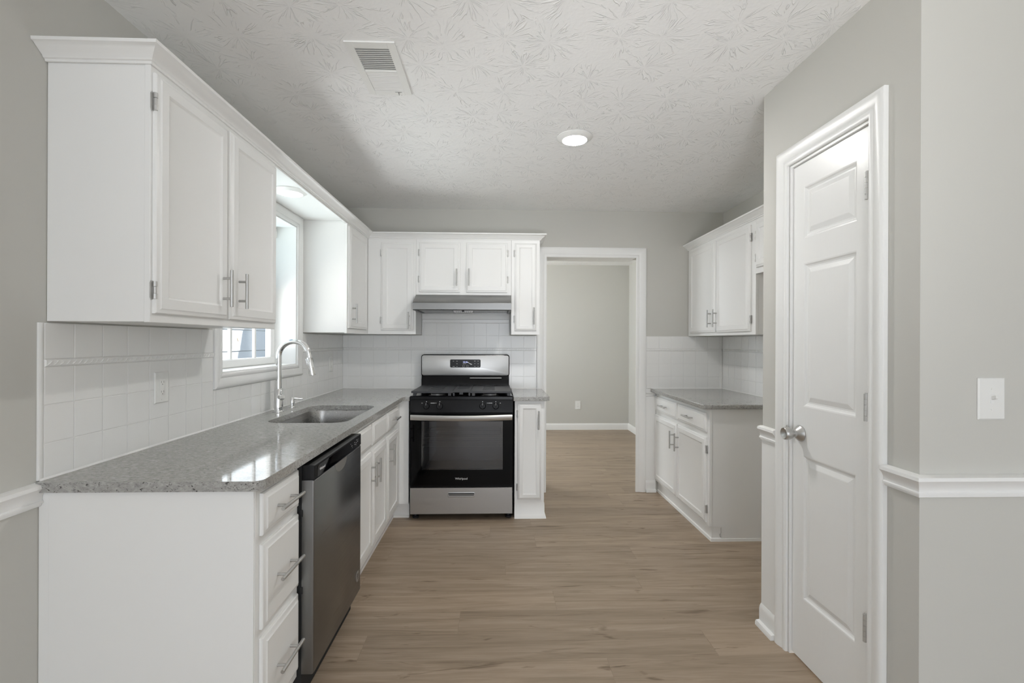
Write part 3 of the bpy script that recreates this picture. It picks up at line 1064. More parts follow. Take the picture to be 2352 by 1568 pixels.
def slab(name, outer, hole, z0, z1, material, bevel):
    bm = bmesh.new()

    def loop(pts):
        vs = [bm.verts.new((x, y, z1)) for x, y in pts]
        return [bm.edges.new((vs[i], vs[(i + 1) % len(vs)])) for i in range(len(vs))]
    ed = loop(outer)
    if hole:
        ed += loop(hole)
    bmesh.ops.triangle_fill(bm, use_beauty=True, use_dissolve=False, edges=ed)
    res = bmesh.ops.extrude_face_region(bm, geom=bm.faces[:])
    for v_ in [q for q in res['geom'] if isinstance(q, bmesh.types.BMVert)]:
        v_.co.z = z0
    bmesh.ops.recalc_face_normals(bm, faces=bm.faces)
    me = bpy.data.meshes.new(name)
    bm.to_mesh(me)
    bm.free()
    me.materials.append(material)
    for p in me.polygons:
        p.use_smooth = True
    me.set_sharp_from_angle(angle=radians(35))
    o = bpy.data.objects.new(name, me)
    COL.objects.link(o)
    b = o.modifiers.new('bevel', 'BEVEL')
    b.width = bevel
    b.segments = 3
    b.limit_method = 'ANGLE'
    b.angle_limit = radians(50)
    return o


def arc(cx, cy, rad, a0, a1, n=8):
    return [(cx + rad * cos(radians(a0 + (a1 - a0) * i / n)), cy + rad * sin(radians(a0 + (a1 - a0) * i / n))) for i in range(n + 1)]


CX, CY = -0.686, 1.424
Z0, Z1 = 0.883, 0.913
SINK = rounded(-1.168, -0.760, 2.430, 3.095, 0.085, 8)
outer = [(XL + 0.0095, CY)] + arc(CX - 0.03, CY + 0.03, 0.03, -90, 0) + [(CX, 3.53)] + arc(CX + 0.03, 3.53, 0.03, 180, 90, 5) + \
        [(-0.6385, 3.56), (-0.6385, DB - 0.0095), (XL + 0.0095, DB - 0.0095)]
tag(slab('countertop', outer, SINK, Z0, Z1, M['granite'], 0.005), 'long grey speckled granite worktop with the sink cut into it, along the left wall', 'countertop')
outer = [(0.1325, 3.552), (0.378, 3.552)] + arc(0.378, 3.577, 0.025, -90, 0, 5) + [(0.403, DB - 0.0235), (0.3545, DB - 0.0235), (0.3545, DB - 0.0095), (0.1325, DB - 0.0095)]
tag(slab('countertop', outer, None, Z0, Z1, M['granite'], 0.005), 'short grey granite worktop between the range and the doorway', 'countertop')
outer = [(1.372, 3.106), (XR - 0.0095, 3.106), (XR - 0.0095, DB - 0.0095), (1.372, DB - 0.0095)]
tag(slab('countertop', outer, None, Z0, Z1, M['granite'], 0.006), 'grey granite worktop on the right-hand base cabinet below the wall cabinet', 'countertop')

# ------------------------------------------------------------------ sink
r = thing('kitchen_sink', (-0.964, 2.762, 0.68), 'undermounted single-bowl stainless steel sink set in the long granite worktop', 'sink')


def rr(gx, rad, z, n=8):
    return [(x, y, z) for x, y in rounded(-1.168 - gx, -0.760 + gx, 2.430 - gx, 3.095 + gx, rad, n)]


mb = MB().rings([rr(0.010, 0.092, 0.8815), rr(0.004, 0.088, 0.8815), rr(0.003, 0.088, 0.878), rr(0.0, 0.085, 0.80), rr(-0.006, 0.085, 0.72), rr(-0.018, 0.08, 0.695),
                 rr(-0.04, 0.07, 0.686), rr(-0.15, 0.03, 0.682)], False, True)
o = mb.build('bowl', M['steel_sink'], r, angle=60)
sd = o.modifiers.new('solid', 'SOLIDIFY')
sd.thickness = 0.0015
sd.offset = 0
mb = MB().lathe((-0.964, 2.762, 0.6835), (0, 0, 1), [(0.055, 0), (0.055, 0.002), (0.046, 0.003), (0.040, 0.0015), (0.02, 0.001)], 28)
mb.build('drain', M['chrome'], r)

# ------------------------------------------------------------------ faucet
FX, FY = -1.262, 2.822
r = thing('kitchen_faucet', (FX, FY, 0.9135), 'tall polished chrome gooseneck faucet with pull-down spray, behind the sink', 'faucet')
mb = MB().lathe((FX, FY, 0.9138), (0, 0, 1), [(0.031, 0), (0.031, 0.004), (0.029, 0.007), (0.0245, 0.008)], 32)
mb.build('base_flange', M['chrome'], r)
mb = MB().lathe((FX, FY, 0.9215), (0, 0, 1), [(0.0235, 0), (0.0235, 0.124), (0.0225, 0.1255), (0.016, 0.126)], 32)
mb.build('body', M['chrome'], r)
R_ = 0.087
zc = 1.234
pts = [(FX, FY, 1.047), (FX, FY, 1.12), (FX, FY, 1.19)]
for i in range(21):
    a = radians(180 - 170 * i / 20)
    pts.append((FX + R_ + R_ * cos(a), FY, zc + R_ * sin(a)))
te = radians(10)
end = Vector(pts[-1])
dirn = Vector((sin(te), 0, -cos(te)))
pts.append(tuple(end + dirn * 0.022))
mb = MB().tube(pts, 0.0150, 20)
mb.build('neck', M['chrome'], r)
p0 = end + dirn * 0.0225
mb = MB().lathe(p0, dirn, [(0.0155, 0), (0.0172, 0.001), (0.0178, 0.004), (0.0190, 0.100), (0.0185, 0.104), (0.016, 0.105)], 28)
sp = mb.build('spray_head', M['chrome'], r)
side = Vector((-cos(te), 0, -sin(te)))
mb = MB().prism([(-0.006, 0), (0.006, 0), (0.005, 0.038), (-0.005, 0.038)],
                lambda a, b, d: p0 + dirn * (0.004 + b) + Vector((0, 1, 0)) * a + side * (0.0165 + d), 0, 0.006)
mb.build('spray_button', M['chrome'], sp, 0.001)
hd = Vector((0.72, -0.69, 0)).normalized()
hc = Vector((FX, FY, 0.999))
mb = MB().lathe(hc + hd * 0.0238, hd, [(0.0150, 0), (0.0165, 0.002), (0.0165, 0.022), (0.0150, 0.024), (0.004, 0.0245)], 28)
hdl = mb.build('handle_hub', M['chrome'], r)
up = Vector((0, 0, 1))
tip = hc + hd * 0.037 + up * 0.017
mb = MB().tube([tip, tip + up * 0.014 - hd * 0.004, tip + up * 0.026 - hd * 0.010], [0.0045, 0.004, 0.0036], 12)
mb.build('lever', M['chrome'], hdl)

r = thing('soap_dispenser', (-1.261, 3.004, 0.9135), 'small chrome soap dispenser on the granite right of the faucet', 'dispenser')
mb = MB().lathe((-1.261, 3.004, 0.9138), (0, 0, 1), [(0.0215, 0), (0.0215, 0.003), (0.019, 0.007), (0.010, 0.010), (0.0095, 0.020), (0.0140, 0.0215), (0.0140, 0.0605), (0.0130, 0.062)], 28)
mb.build('pump_body', M['chrome'], r)
mb = MB().tube([(-1.2475, 3.004, 0.966), (-1.235, 3.003, 0.9665), (-1.195, 3.0, 0.964)], [0.0062, 0.0050, 0.0050], 14)
mb.build('spout', M['chrome'], r)

# ------------------------------------------------------------------ dishwasher
DX, DY_0, DY_1 = -0.657, 1.757, 2.355
r = thing('dishwasher', (XL, DY_0, 0), 'dark stainless dishwasher with a black control strip, between drawer stack and sink cabinet', 'dishwasher')
MB().box(XL + 0.06, DX - 0.046, DY_0 + 0.003, DY_1 - 0.003, 0.02, 0.872).build('tub', M['dark'], r, smooth=False)
MB().box(-0.80, -0.79, DY_0 + 0.003, DY_1 - 0.003, 0.0, 0.019).build('toe_panel', M['dark'], r, smooth=False)
fd = Fr('+X', DX - 0.045)
mb = MB()
# stainless door skin, with a scooped pull
mb.panel(fd, DY_0, DY_1, 0.116, 0.819, [(0, 0.0), (0, 0.038), (0.0015, 0.042), (0.005, 0.045)])
dd = mb.build('door', M['steel_dark'], r, angle=50)
mb = MB()
n = 14
L = []
for k, d in ((1.0, 0.0456), (0.90, 0.0459), (0.72, 0.0457)):
    L.append([fd.p(2.055 + 0.078 * k * cos(radians(180 + 180 * i / n)), 0.8185 + 0.043 * k * sin(radians(180 + 180 * i / n)), d) for i in range(n + 1)])
mb.rings(L, False, True)
mb.build('pull_pocket', M['steel_light'], dd)
mb = MB().lathe(fd.p(2.305, 0.203, 0.0452), (1, 0, 0), [(0.026, 0), (0.026, 0.0008), (0.023, 0.0010)], 24)
bd = mb.build('round_badge', M['badge'], dd)
mb = MB()
for dz_, hw in ((0.010, 0.010), (0.004, 0.014), (-0.002, 0.012), (-0.009, 0.009)):
    mb.fbox(fd, 2.305 - hw, 2.305 + hw, 0.203 + dz_ - 0.0012, 0.203 + dz_ + 0.0012, 0.0463, 0.0466)
mb.build('badge_marks', M['dark'], bd, smooth=False)
mb = MB().panel(fd, DY_0, DY_1, 0.8205, 0.8735, [(0, 0.0), (0, 0.042), (0.002, 0.045)])
cp = mb.build('control_panel', M['plasticblack'], r, angle=50)
mb = MB().panel(fd, DY_0 + 0.030, DY_1 - 0.018, 0.8222, 0.8655, [(0, 0.0451), (0, 0.0456), (0.001, 0.0458)])
mb.build('control_glass', M['blackglass'], cp)
text_mesh('brand_lettering', 'Whirlpool', 0.014, lambda x, y, d: fd.p(1.835 + x, 0.846 + y, 0.0460 + d), M['logo'], cp, 0.0003)
mb = MB()
for a, z, w_ in ((2.19, 0.857, 0.004), (2.205, 0.846, 0.014), (2.212, 0.837, 0.004), (2.25, 0.852, 0.010), (2.283, 0.858, 0.016), (2.305, 0.857, 0.003), (2.253, 0.843, 0.014), (2.275, 0.846, 0.012), (2.295, 0.849, 0.012), (2.27, 0.838, 0.004)):
    MB().fbox(fd, a - w_ / 2, a + w_ / 2, z - 0.0009, z + 0.0009, 0.0459, 0.0462).build('button_mark', M['mark'], cp, smooth=False)
mb = MB()
for z in (0.70, 0.42):
    MB().box(DX - 0.048, DX - 0.041, DY_0 - 0.003, DY_0 - 0.0005, z - 0.012, z + 0.012).build('side_clip', M['dark'], dd, smooth=False)

# ------------------------------------------------------------------ gas range
GX0, GX1 = -0.632, 0.128
GC = (GX0 + GX1) / 2
GF = 3.54
r = thing('gas_range', (GC, GF, 0), 'freestanding stainless and black gas range with oven, under the hood', 'range')
mb = MB()
t_ = 0.03
mb.box(GX0, GX0 + t_, GF + 0.045, 4.165, 0.045, 0.895).box(GX1 - t_, GX1, GF + 0.045, 4.165, 0.045, 0.895)
mb.box(GX0 + t_, GX1 - t_, 4.135, 4.165, 0.045, 0.895).box(GX0 + t_, GX1 - t_, GF + 0.045, 4.135, 0.045, 0.235)
mb.box(GX0 + t_, GX1 - t_, GF + 0.045, 4.135, 0.78, 0.895)
mb.build('body', M['blackmatte'], r, smooth=False)
mb = MB()
c0, c1, cy0, cy1, cz0, cz1 = GX0 + 0.07, GX1 - 0.07, GF + 0.05, 4.05, 0.32, 0.76
mb.add([(c0, cy0, cz0), (c1, cy0, cz0), (c1, cy1, cz0), (c0, cy1, cz0), (c0, cy0, cz1), (c1, cy0, cz1), (c1, cy1, cz1), (c0, cy1, cz1)],
       [(0, 1, 2, 3), (7, 6, 5, 4), (3, 2, 6, 7), (0, 3, 7, 4), (1, 5, 6, 2)])
mb.build('oven_cavity', M['cavity'], r, smooth=False, normals=False)
for z in (0.535, 0.60):
    mb = MB()
    for i in range(6):
        y = cy0 + 0.02 + i * 0.085
        mb.cyl((c0 + 0.003, y, z), (c1 - 0.003, y, z), 0.0020, n=8)
    for x in (c0 + 0.02, c1 - 0.02):
        mb.cyl((x, cy0 + 0.015, z - 0.004), (x, cy1 - 0.03, z - 0.004), 0.0032, n=8)
    mb.build('oven_rack', M['rack'], r)
# storage drawer
fg = Fr('-Y', GF + 0.04)
mb = MB().panel(fg, GX0 + 0.003, GX1 - 0.003, 0.048, 0.247, [(0, 0.0), (0, 0.034), (0.004, 0.040)])
dr = mb.build('drawer', M['steel'], r, angle=50)
mb = MB()
L = []
for k, d in ((0, 0.0404), (0.003, 0.0412), (0.008, 0.0405)):
    L.append([fg.p(a, z, d) for a, z in rounded(GC - 0.101 + k, GC + 0.101 - k, 0.174 + k, 0.2105 - k, 0.012 - k, 4)])
mb.rings(L, False, False)
mb.build('pull_rim', M['steel'], dr)
mb = MB().rings([[fg.p(a, z, 0.0402) for a, z in rounded(GC - 0.093, GC + 0.093, 0.182, 0.2025, 0.006, 4)],
                 [fg.p(a, z, 0.0406) for a, z in rounded(GC - 0.093, GC + 0.093, 0.182, 0.2025, 0.006, 4)]])
mb.build('pull_recess', M['steel_dark'], dr)
mb = MB().fbox(fg, GC - 0.095, GC + 0.095, 0.1985, 0.2045, 0.0403, 0.0445)
mb.build('pull_lip', M['blackmatte'], dr, 0.001)
# oven door: black glass frame with a clear window
mb = MB()
wx0, wx1, wz0, wz1 = GX0 + 0.085, GX1 - 0.075, 0.376, 0.735
dz0, dz1 = 0.262, 0.792
for a0, a1, z0, z1 in ((GX0 + 0.002, wx0, dz0, dz1), (wx1, GX1 - 0.002, dz0, dz1), (wx0, wx1, dz0, wz0), (wx0, wx1, wz1, dz1)):
    mb.fbox(fg, a0, a1, z0, z1, 0.0, 0.040)
od = mb.build('oven_door', M['blackglass'], r, smooth=False)
mb = MB().fbox(fg, wx0 + 0.0003, wx1 - 0.0003, wz0 + 0.0003, wz1 - 0.0003, 0.034, 0.0375)
mb.build('door_window', M['ovenpane'], od, smooth=False)
mb = MB().fbox(fg, GX0 + 0.002, GX1 - 0.002, 0.248, 0.2615, 0.0, 0.036)
mb.build('door_trim', M['black'], od, 0.001)
text_mesh('brand_lettering', 'Whirlpool', 0.022, lambda x, y, d: fg.p(GC + x, 0.311 + y, 0.0402 + d), M['logo'], od, 0.0003)
# handle: broad bowed bar on two end brackets
mb = MB()
L = []
n = 16
for i in range(n + 1):
    a = GX0 + 0.006 + (GX1 - GX0 - 0.012) * i / n
    bow = sin(pi * i / n)
    d = 0.050 + 0.022 * bow
    zc_ = 0.765 - 0.004 * bow
    L.append([fg.p(a, zc_ - 0.020, d - 0.004), fg.p(a, zc_ - 0.019, d + 0.005), fg.p(a, zc_ - 0.006, d + 0.011), fg.p(a, zc_ + 0.012, d + 0.011), fg.p(a, zc_ + 0.020, d + 0.004), fg.p(a, zc_ + 0.020, d - 0.005)])
mb.rings(L)
hb = mb.build('handle', M['steel_light'], od, angle=25)
mb = MB()
for a in (GX0 + 0.014, GX1 - 0.014):
    MB().fbox(fg, a - 0.008, a + 0.008, 0.750, 0.780, 0.040, 0.0462).build('handle_bracket', M['black'], hb, 0.001)
# control panel, tilted
mb = MB().prism([(GF - 0.004, 0.799), (GF + 0.05, 0.799), (GF + 0.05, 0.893), (GF + 0.014, 0.893)], lambda a, b, d: (d, a, b), GX0, GX1)
pn = mb.build('control_panel', M['black'], r, 0.002)
nrm = Vector((0, -0.982, 0.188))
for kx_ in (-0.512, -0.414, -0.098, 0.0):
    kc = Vector((kx_, GF + 0.0048, 0.846)) + nrm * 0.0005
    mb = MB().lathe(kc, nrm, [(0.024, 0), (0.024, 0.003), (0.021, 0.010), (0.019, 0.012)], 28)
    kn_ = mb.build('knob', M['plasticblack'], pn)
    upv = Vector((1, 0, 0)).cross(nrm)
    upv = upv if upv.z > 0 else -upv
    mb = MB().prism([(-0.0055, -0.022), (0.0055, -0.022), (0.0048, 0.0235), (-0.0048, 0.0235)],
                    lambda a, b, d: kc + Vector((1, 0, 0)) * a + upv * b + nrm * d, 0.010, 0.027)
    mb.build('knob_grip', M['plasticblack'], kn_, 0.002)
    mb = MB().prism([(-0.0008, 0.004), (0.0008, 0.004), (0.0008, 0.022), (-0.0008, 0.022)],
                    lambda a, b, d: kc + Vector((1, 0, 0)) * a + upv * b + nrm * d, 0.0271, 0.0275)
    mb.build('pointer_mark', M['mark'], kn_, smooth=False)
mb = MB()
slope = (0.018 / 0.094)
for kx_ in (-0.512, -0.414, -0.098, 0.0):
    z = 0.876
    MB().box(kx_ - 0.003, kx_ + 0.003, GF - 0.004 + (z - 0.799) * slope - 0.0006, GF - 0.004 + (z - 0.799) * slope, z, z + 0.005).build('panel_mark', M['mark'], pn, smooth=False)
for x0_, x1_ in ((-0.548, -0.541), (-0.482, -0.450), (-0.446, -0.440), (-0.066, -0.060), (-0.056, -0.026), (0.030, 0.037)):
    z = 0.866
    MB().box(x0_, x1_, GF - 0.004 + (z - 0.799) * slope - 0.0006, GF - 0.004 + (z - 0.799) * slope, z, z + 0.004).build('panel_mark', M['mark'], pn, smooth=False)
# cooktop
mb = MB()
mb.prism([(GF + 0.002, 0.894), (GF + 0.002, 0.916), (GF + 0.010, 0.921), (GF + 0.045, 0.921), (GF + 0.07, 0.908), (4.06, 0.908), (4.075, 0.921), (4.165, 0.921), (4.165, 0.8955), (GF + 0.05, 0.8955)],
         lambda a, b, d: (d, a, b), GX0 + 0.001, GX1 - 0.001)
ct = mb.build('cooktop', M['black'], r, 0.0015, angle=25)
for bx, by, br_ in ((-0.452, 3.70, 0.046), (-0.452, 3.93, 0.040), (-0.046, 3.70, 0.050), (-0.046, 3.93, 0.040)):
    mb = MB().lathe((bx, by, 0.9085), (0, 0, 1), [(br_ + 0.02, 0), (br_ + 0.016, 0.003), (br_, 0.004), (br_, 0.014)], 28)
    bn = mb.build('burner', M['hinge'], ct)
    mb = MB().lathe((bx, by, 0.9228), (0, 0, 1), [(br_ + 0.004, 0), (br_ + 0.004, 0.006), (br_ - 0.004, 0.009)], 28)
    mb.build('burner_cap', M['blackmatte'], bn)


def grate(x0, x1, slots):
    mb = MB()
    y0, y1, z0, z1 = 3.555, 4.055, 0.946, 0.957
    mb.prism([(x0 - 0.004, y0 - 0.01), (x1 + 0.004, y0 - 0.01), (x1 + 0.004, y0 + 0.012), (x0 - 0.004, y0 + 0.012)], lambda a, b, d: (a, b, d), z0 - 0.004, z1)
    sx0, sx1 = slots
    mb.box(x0, sx0, y0 + 0.012, y1, z0, z1).box(sx1, x1, y0 + 0.012, y1, z0, z1)
    y = y0 + 0.012
    for sy in (3.64, 3.735, 3.83, 3.925, 4.005):
        mb.box(sx0, sx1, y, sy - 0.020, z0, z1)
        y = sy + 0.020
    mb.box(sx0, sx1, y, y1, z0, z1)
    for lx in (x0 + 0.02, x1 - 0.02):
        for ly in (y0 + 0.005, y1 - 0.02):
            mb.box(lx - 0.012, lx + 0.012, ly - 0.008, ly + 0.008, 0.9215 if ly < 3.6 else 0.9215, z0)
    return mb


mb = grate(GX0 + 0.012, GC - 0.070, (-0.505, -0.405))
gl_ = mb.build('grate', M['grate'], ct, 0.0015)
mb = grate(GC + 0.066, GX1 - 0.012, (-0.100, -0.010))
gr_ = mb.build('grate', M['grate'], ct, 0.0015)
mb = MB()
mb.box(GC - 0.068, GC + 0.064, 3.547, 3.70, 0.946, 0.957).box(GC - 0.068, GC + 0.064, 3.98, 4.055, 0.946, 0.957)
mb.box(GC - 0.068, GC - 0.045, 3.70, 3.98, 0.946, 0.957).box(GC + 0.041, GC + 0.064, 3.70, 3.98, 0.946, 0.957)
for i in range(5):
    mb.box(GC - 0.045, GC + 0.041, 3.715 + i * 0.056, 3.748 + i * 0.056, 0.946, 0.957)
mb.box(GC - 0.018, GC + 0.010, 3.541, 3.5465, 0.932, 0.955)
for lx in (GC - 0.06, GC + 0.056):
    mb.box(lx - 0.007, lx + 0.007, 3.550, 3.565, 0.9215, 0.9455)
mb.build('grate', M['grate'], ct, 0.0015)
# backguard
bgx0, bgx1 = GX0 - 0.004, GX1 - 0.012
mb = MB().prism([(4.075, 0.9215), (4.165, 0.9215), (4.165, 1.040), (4.098, 1.040), (4.082, 1.006), (4.078, 1.000)], lambda a, b, d: (d, a, b), bgx0 + 0.004, bgx1 - 0.004)
bgd = mb.build('backguard', M['black'], r, 0.002)
fk = Fr('-Y', 4.165)
L = [[fk.p(a, z, d) for a, z in rounded(bgx0, bgx1, 1.028, 1.2125, 0.022, 6)] for d in (0.0, 0.072)]
L.append([fk.p(a, z, 0.075) for a, z in rounded(bgx0 + 0.003, bgx1 - 0.003, 1.031, 1.2095, 0.020, 6)])
mb = MB().rings(L)
cl_ = mb.build('clock_housing', M['black'], bgd, angle=50)
L = [[fk.p(a, z, d) for a, z in rounded(bgx0 + 0.006 + k, bgx1 - 0.006 - k, 1.034 + k, 1.206 - k, 0.018, 6)] for d, k in ((0.0755, 0), (0.0765, 0), (0.0772, 0.0015))]
mb = MB().rings(L)
mb.build('clock_panel', M['steel'], cl_, angle=50)
dx0, dx1, dzz0, dzz1 = -0.391, -0.131, 1.102, 1.171
L = [[fk.p(a, z, d) for a, z in rounded(dx0, dx1, dzz0, dzz1, 0.010, 5)] for d in (0.0775, 0.0785)]
mb = MB().rings(L)
ds = mb.build('display', M['plasticblack'], cl_, angle=50)
text_mesh('clock_digits', '10:46', 0.019, lambda x, y, d: fk.p(-0.262 + x, 1.148 + y, 0.0786 + d), M['digits'], ds, 0.0002)
mb = MB()
for a, z, w_ in ((-0.362, 1.156, 0.010), (-0.332, 1.156, 0.010), (-0.332, 1.134, 0.010), (-0.36, 1.111, 0.018), (-0.332, 1.111, 0.010), (-0.268, 1.134, 0.03), (-0.18, 1.157, 0.012), (-0.18, 1.136, 0.009),
                 (-0.152, 1.157, 0.010), (-0.152, 1.134, 0.009), (-0.18, 1.112, 0.012), (-0.152, 1.112, 0.010)):
    MB().fbox(fk, a - w_ / 2, a + w_ / 2, z - 0.0016, z + 0.0016, 0.0786, 0.0789).build('display_mark', M['badge'], ds, smooth=False)
for a in (-0.276, -0.244):
    MB().lathe(fk.p(a, 1.115, 0.0786), (0, -1, 0), [(0.0095, 0), (0.0095, 0.0003), (0.0080, 0.0003), (0.0080, 0)], 20, False).build('display_button', M['badge'], ds, smooth=False)
mb = MB().prism([(-0.228, 1.140), (-0.206, 1.133), (-0.203, 1.127), (-0.212, 1.126), (-0.234, 1.140), (-0.242, 1.146), (-0.236, 1.151)], lambda a, b, d: fk.p(a, b, d), 0.0790, 0.0792)
mb.build('film_glare', M['logo'], ds, smooth=False)  # pale shape paints the glare on the display's sticker film
mb = MB().box(-0.222, 0.048, 4.070, 4.0795, 1.010, 1.0175)
mb.build('vent_slot', M['badge'], bgd, 0.001)
for fx_, fy_ in ((GX0 + 0.033, GF + 0.075), (GX1 - 0.030, GF + 0.075), (GX0 + 0.033, 4.10), (GX1 - 0.030, 4.10)):
    mb = MB().lathe((fx_, fy_, 0.0), (0, 0, 1), [(0.022, 0), (0.024, 0.004), (0.024, 0.014), (0.012, 0.018), (0.010, 0.0445)], 20)
    mb.build('foot', M['blackmatte'], r)

# ------------------------------------------------------------------ range hood
hx0, hx1 = -0.6435, 0.1175
r = thing('range_hood', ((hx0 + hx1) / 2, 3.95, 1.56), 'slim stainless steel under-cabinet range hood above the gas range', 'range hood')
mb = MB()
L = []
poly = [(4.188, 1.6985), (3.862, 1.6985), (3.706, 1.628), (3.700, 1.622), (3.700, 1.570), (3.706, 1.566), (3.722, 1.566), (3.726, 1.580), (4.188, 1.580)]
mb.prism(poly, lambda a, b, d: (d, a, b), hx0, hx1)
hd_ = mb.build('canopy', M['steel_hood'], r, 0.0015, angle=25)
mb = MB()
mb.box(hx0 + 0.001, hx0 + 0.02, 3.727, 4.186, 1.565, 1.5795).box(hx1 - 0.02, hx1 - 0.001, 3.727, 4.186, 1.565, 1.5795).box(hx0 + 0.02, hx1 - 0.02, 4.165, 4.186, 1.565, 1.5795)
mb.build('rim', M['steel_hood'], r, smooth=False)
mb = MB().box(hx0 + 0.03, hx1 - 0.03, 3.74, 4.155, 1.570, 1.5795)
mb.build('filter', M['steel_dark'], r, smooth=False)
mb = MB().prism([(-0.345, 1.580), (-0.175, 1.580), (-0.185, 1.556), (-0.195, 1.552), (-0.325, 1.552), (-0.335, 1.556)], lambda a, b, d: (a, d, b), 3.80, 3.90)
sw = mb.build('switch_box', M['badge'], r, 0.001)
mb = MB().lathe((-0.263, 3.7995, 1.567), (0, -1, 0), [(0.010, 0), (0.009, 0.005)], 16)
for i in range(8):
    mb.box(-0.32 + i * 0.016, -0.312 + i * 0.016, 3.7975, 3.7998, 1.557, 1.5605)
mb.build('switch', M['blackmatte'], sw)
mb = MB()
for a in (-0.095, -0.05):
    p = Vector((a, 3.84, 1.6886)) + Vector((0, -0.412, 0.911)) * 0.0012
    for q_ in (-1, 1):
        mb.tube([p + Vector((q_ * 0.009, 0.006, 0.0027)), p + Vector((0, 0.009, 0.0041)), p + Vector((-q_ * 0.009, -0.006, -0.0027))], 0.0008, 6)
mb.build('embossed_marks', M['badge'], hd_)

# ------------------------------------------------------------------ recessed lights


def downlight(name, c, z, ro, rd, drop, material, label):
    r = thing(name, (c[0], c[1], z), label, 'light')
    mb = MB().lathe((c[0], c[1], z - 0.0005), (0, 0, -1), [(ro, 0), (ro, 0.003), (ro - 0.004, 0.005), (rd + 0.006, drop - 0.001), (rd + 0.001, drop), (rd, drop - 0.002), (rd, 0)], 48)
    mb.build('trim_ring', M['plastic'], r)
    mb = MB().lathe((c[0], c[1], z - 0.001), (0, 0, -1), [(rd - 0.0005, 0), (rd - 0.0005, drop - 0.003), (rd * 0.6, drop - 0.0005), (rd * 0.15, drop)], 48)
    mb.build('diffuser', material, r)
    return r


downlight('recessed_light', (0.440, 2.690), ZC, 0.100, 0.068, 0.019, M['lamp_on'], 'round recessed ceiling light, lit, in the middle of the textured ceiling')
downlight('recessed_light', (-1.150, 2.700), 2.158, 0.092, 0.066, 0.016, M['lamp_soft'], 'round recessed light in the white soffit above the kitchen window')

# ------------------------------------------------------------------ ceiling vent
r = thing('ceiling_vent', (-0.495, 2.055, ZC), 'white slotted metal air vent in the textured ceiling', 'vent')
vx0, vx1, vy0, vy1 = -0.592, -0.397, 1.858, 2.250
gx0, gx1 = -0.562, -0.428
secs = ((1.894, 2.056), (2.070, 2.214))
zt, zf = ZC - 0.0005, ZC - 0.0065
mb = MB()
mb.box(vx0, gx0, vy0, vy1, zf, zt).box(gx1, vx1, vy0, vy1, zf, zt)
mb.box(gx0, gx1, vy0, secs[0][0], zf, zt).box(gx0, gx1, secs[0][1], secs[1][0], zf, zt).box(gx0, gx1, secs[1][1], vy1, zf, zt)
mb.cyl((-0.495, 1.876, zf), (-0.495, 1.876, zf - 0.001), 0.004, n=10)
mb.build('frame', M['plastic'], r, 0.002)
mb = MB().box(gx0, gx1, secs[0][0], secs[1][1], zt - 0.0012, zt - 0.0003)
mb.build('duct_opening', mat('duct_grey', (0.34, 0.34, 0.34), 0.8), r, smooth=False)
for k_, (y0, y1) in enumerate(secs):
    n = 12
    dy = (y1 - y0) / n
    for i in range(n):
        y = y0 + dy * i
        s0, s1 = (0.05, 0.98) if k_ == 0 else (0.36, 0.64)
        lo, hi = zf + 0.0008, zt - 0.0016
        za_, zb_ = (lo, hi) if k_ == 0 else (hi, lo)
        mb = MB().prism([(y + dy * s0, za_ - 0.0004), (y + dy * s1, zb_ - 0.0004), (y + dy * s1, zb_ + 0.0004), (y + dy * s0, za_ + 0.0004)], lambda a, b, d: (d, a, b), gx0 + 0.0003, gx1 - 0.0003)
        mb.build('louver', M['plastic'], r, smooth=False)
mb = MB().box(-0.470, -0.440, 2.2235, 2.2262, zf - 0.001, zf - 0.0002).tube([(-0.455, 2.226, zf - 0.001), (-0.455, 2.240, zf - 0.006)], 0.0022, 8)
mb.build('damper_lever', M['badge'], r)

# ------------------------------------------------------------------ outlets and switch


def outlet(fr, a, z, wdt, hgt, label, decora=True, d=0.0085):
    p = fr.p(a, z - hgt / 2, d)
    r = thing('wall_outlet', p, label, 'outlet')
    MB().panel(fr, a - wdt / 2, a + wdt / 2, z - hgt / 2, z + hgt / 2, [(0, d), (0, d + 0.003), (0.003, d + 0.0055)]).build('cover_plate', M['plastic'], r)
    k = MB().panel(fr, a - 0.0165, a + 0.0165, z - 0.033, z + 0.033, [(0, d + 0.0055), (0, d + 0.0068), (0.001, d + 0.0072)]).build('receptacle', M['plastic'], r)
    mb = MB()
    for s_ in (-1, 1):
        zz = z + s_ * 0.019
        mb.fbox(fr, a - 0.0075, a - 0.0055, zz - 0.002, zz + 0.006, d + 0.0072, d + 0.0075)
        mb.fbox(fr, a + 0.0055, a + 0.0075, zz - 0.002, zz + 0.006, d + 0.0072, d + 0.0075)
        mb.fbox(fr, a - 0.002, a + 0.002, zz - 0.009, zz - 0.005, d + 0.0072, d + 0.0075)
    mb.build('slots', M['badge'], k, smooth=False)
    mb = MB()
    for s_ in (-1, 1):
        MB().cyl(fr.p(a, z + s_ * 0.048, d + 0.0055), fr.p(a, z + s_ * 0.048, d + 0.0065), 0.003, n=10).build('screw', M['plastic'], r)
    return r


outlet(fl, 1.9405, 1.139, 0.078, 0.122, 'white wall outlet on the tiles left of the window, above the granite')
outlet(fl, 3.888, 1.138, 0.078, 0.122, 'white wall outlet on the tiles near the back corner, right of the window')
outlet(Fr('-Y', HY), 1.239, 0.371, 0.082, 0.122, 'white wall outlet low on the hall wall seen through the doorway', d=0.0005)

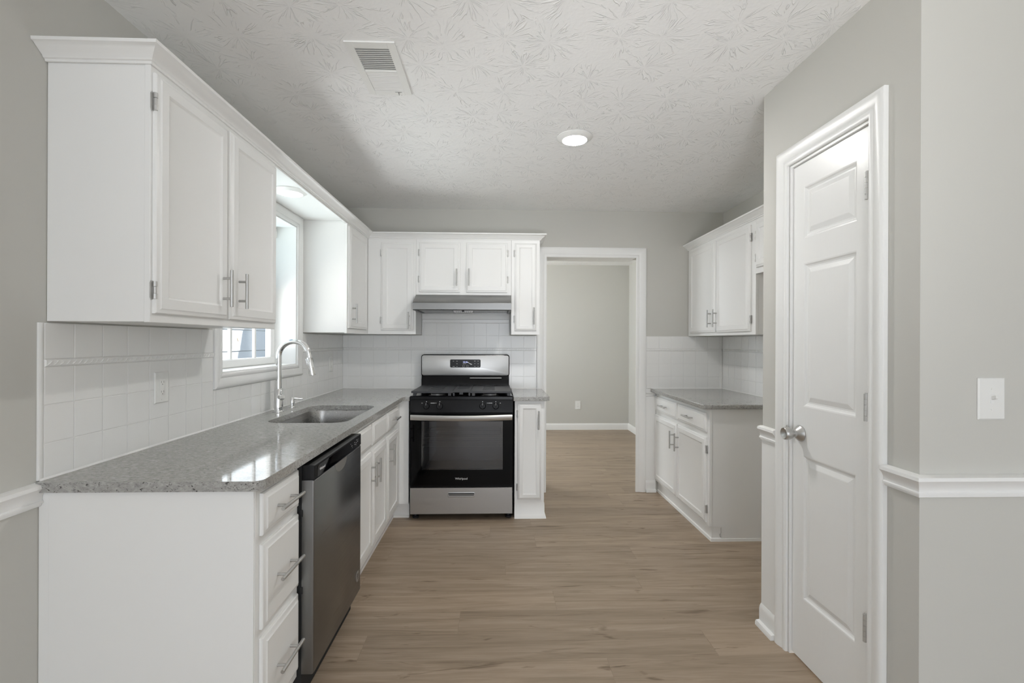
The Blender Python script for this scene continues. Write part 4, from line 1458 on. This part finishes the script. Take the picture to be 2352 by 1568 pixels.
fw = Fr('-Y', PY0)
r = thing('light_switch', (1.474, PY0, 1.099), 'white toggle light switch on the grey wall right of the pantry door', 'switch')
MB().panel(fw, 1.4325, 1.5155, 1.0985, 1.2225, [(0, 0.0005), (0, 0.003), (0.004, 0.006)]).build('cover_plate', M['plastic'], r)
s1 = MB().panel(fw, 1.4690, 1.4790, 1.1480, 1.1735, [(0, 0.006), (0, 0.0068), (0.0015, 0.0070)]).build('toggle_slot', M['trim'], r)
mb = MB().prism([(1.4705, 1.158), (1.4775, 1.158), (1.4775, 1.168), (1.4705, 1.168)], lambda a, b, d: fw.p(a, b + (d - 0.007) * 0.35, d), 0.007, 0.020)
mb.build('toggle', M['plastic'], s1, 0.001)
mb = MB()
for z in (1.191, 1.130):
    MB().cyl(fw.p(1.474, z, 0.006), fw.p(1.474, z, 0.0072), 0.0035, n=12).build('screw', M['plastic'], r)

# ------------------------------------------------------------------ outside
mb = MB().box(-14, XL - 0.23, -8, 22, -0.5, -0.35)
struct(mb.build('ground_outside', M['ground'], smooth=False))
NXH = -4.5
r = thing('neighbour_house', (NXH, 8, -0.35), 'pale blue-grey clapboard house wall outside the kitchen window, partly in sunshine', 'house')
mb = MB()
z = 1.145 - 0.375 * 4
poly = [(NXH - 0.3, -0.35)]
while z < 5.5:
    poly += [(NXH + 0.020, z + 0.004), (NXH + 0.004, z + 0.375 - 0.012), (NXH - 0.012, z + 0.375 - 0.012)]
    z += 0.375
poly += [(NXH - 0.3, z - 0.02)]
mb.prism(poly, lambda a, b, d: (a, d, b), 2.0, 18.0)
mb.build('siding', M['siding'], r, smooth=False)
mb = MB().prism([(8.44, 1.372), (8.475, 1.366), (8.49, 1.325), (8.465, 1.31), (8.45, 1.34)], lambda a, b, d: (d, a, b), NXH + 0.0115, NXH + 0.024)
mb.build('bare_patch', M['wood_mark'], r, smooth=False)
# unseen block, added and sized to cast the shadow on the neighbour's wall
mb = MB().box(-1.40, 4.0, 10.72, 15.0, -0.35, 7.2)
struct(mb.build('wall_shadow_block', M['siding'], smooth=False))

# tidy helper properties
for o in bpy.data.objects:
    if '_o' in o:
        del o['_o']
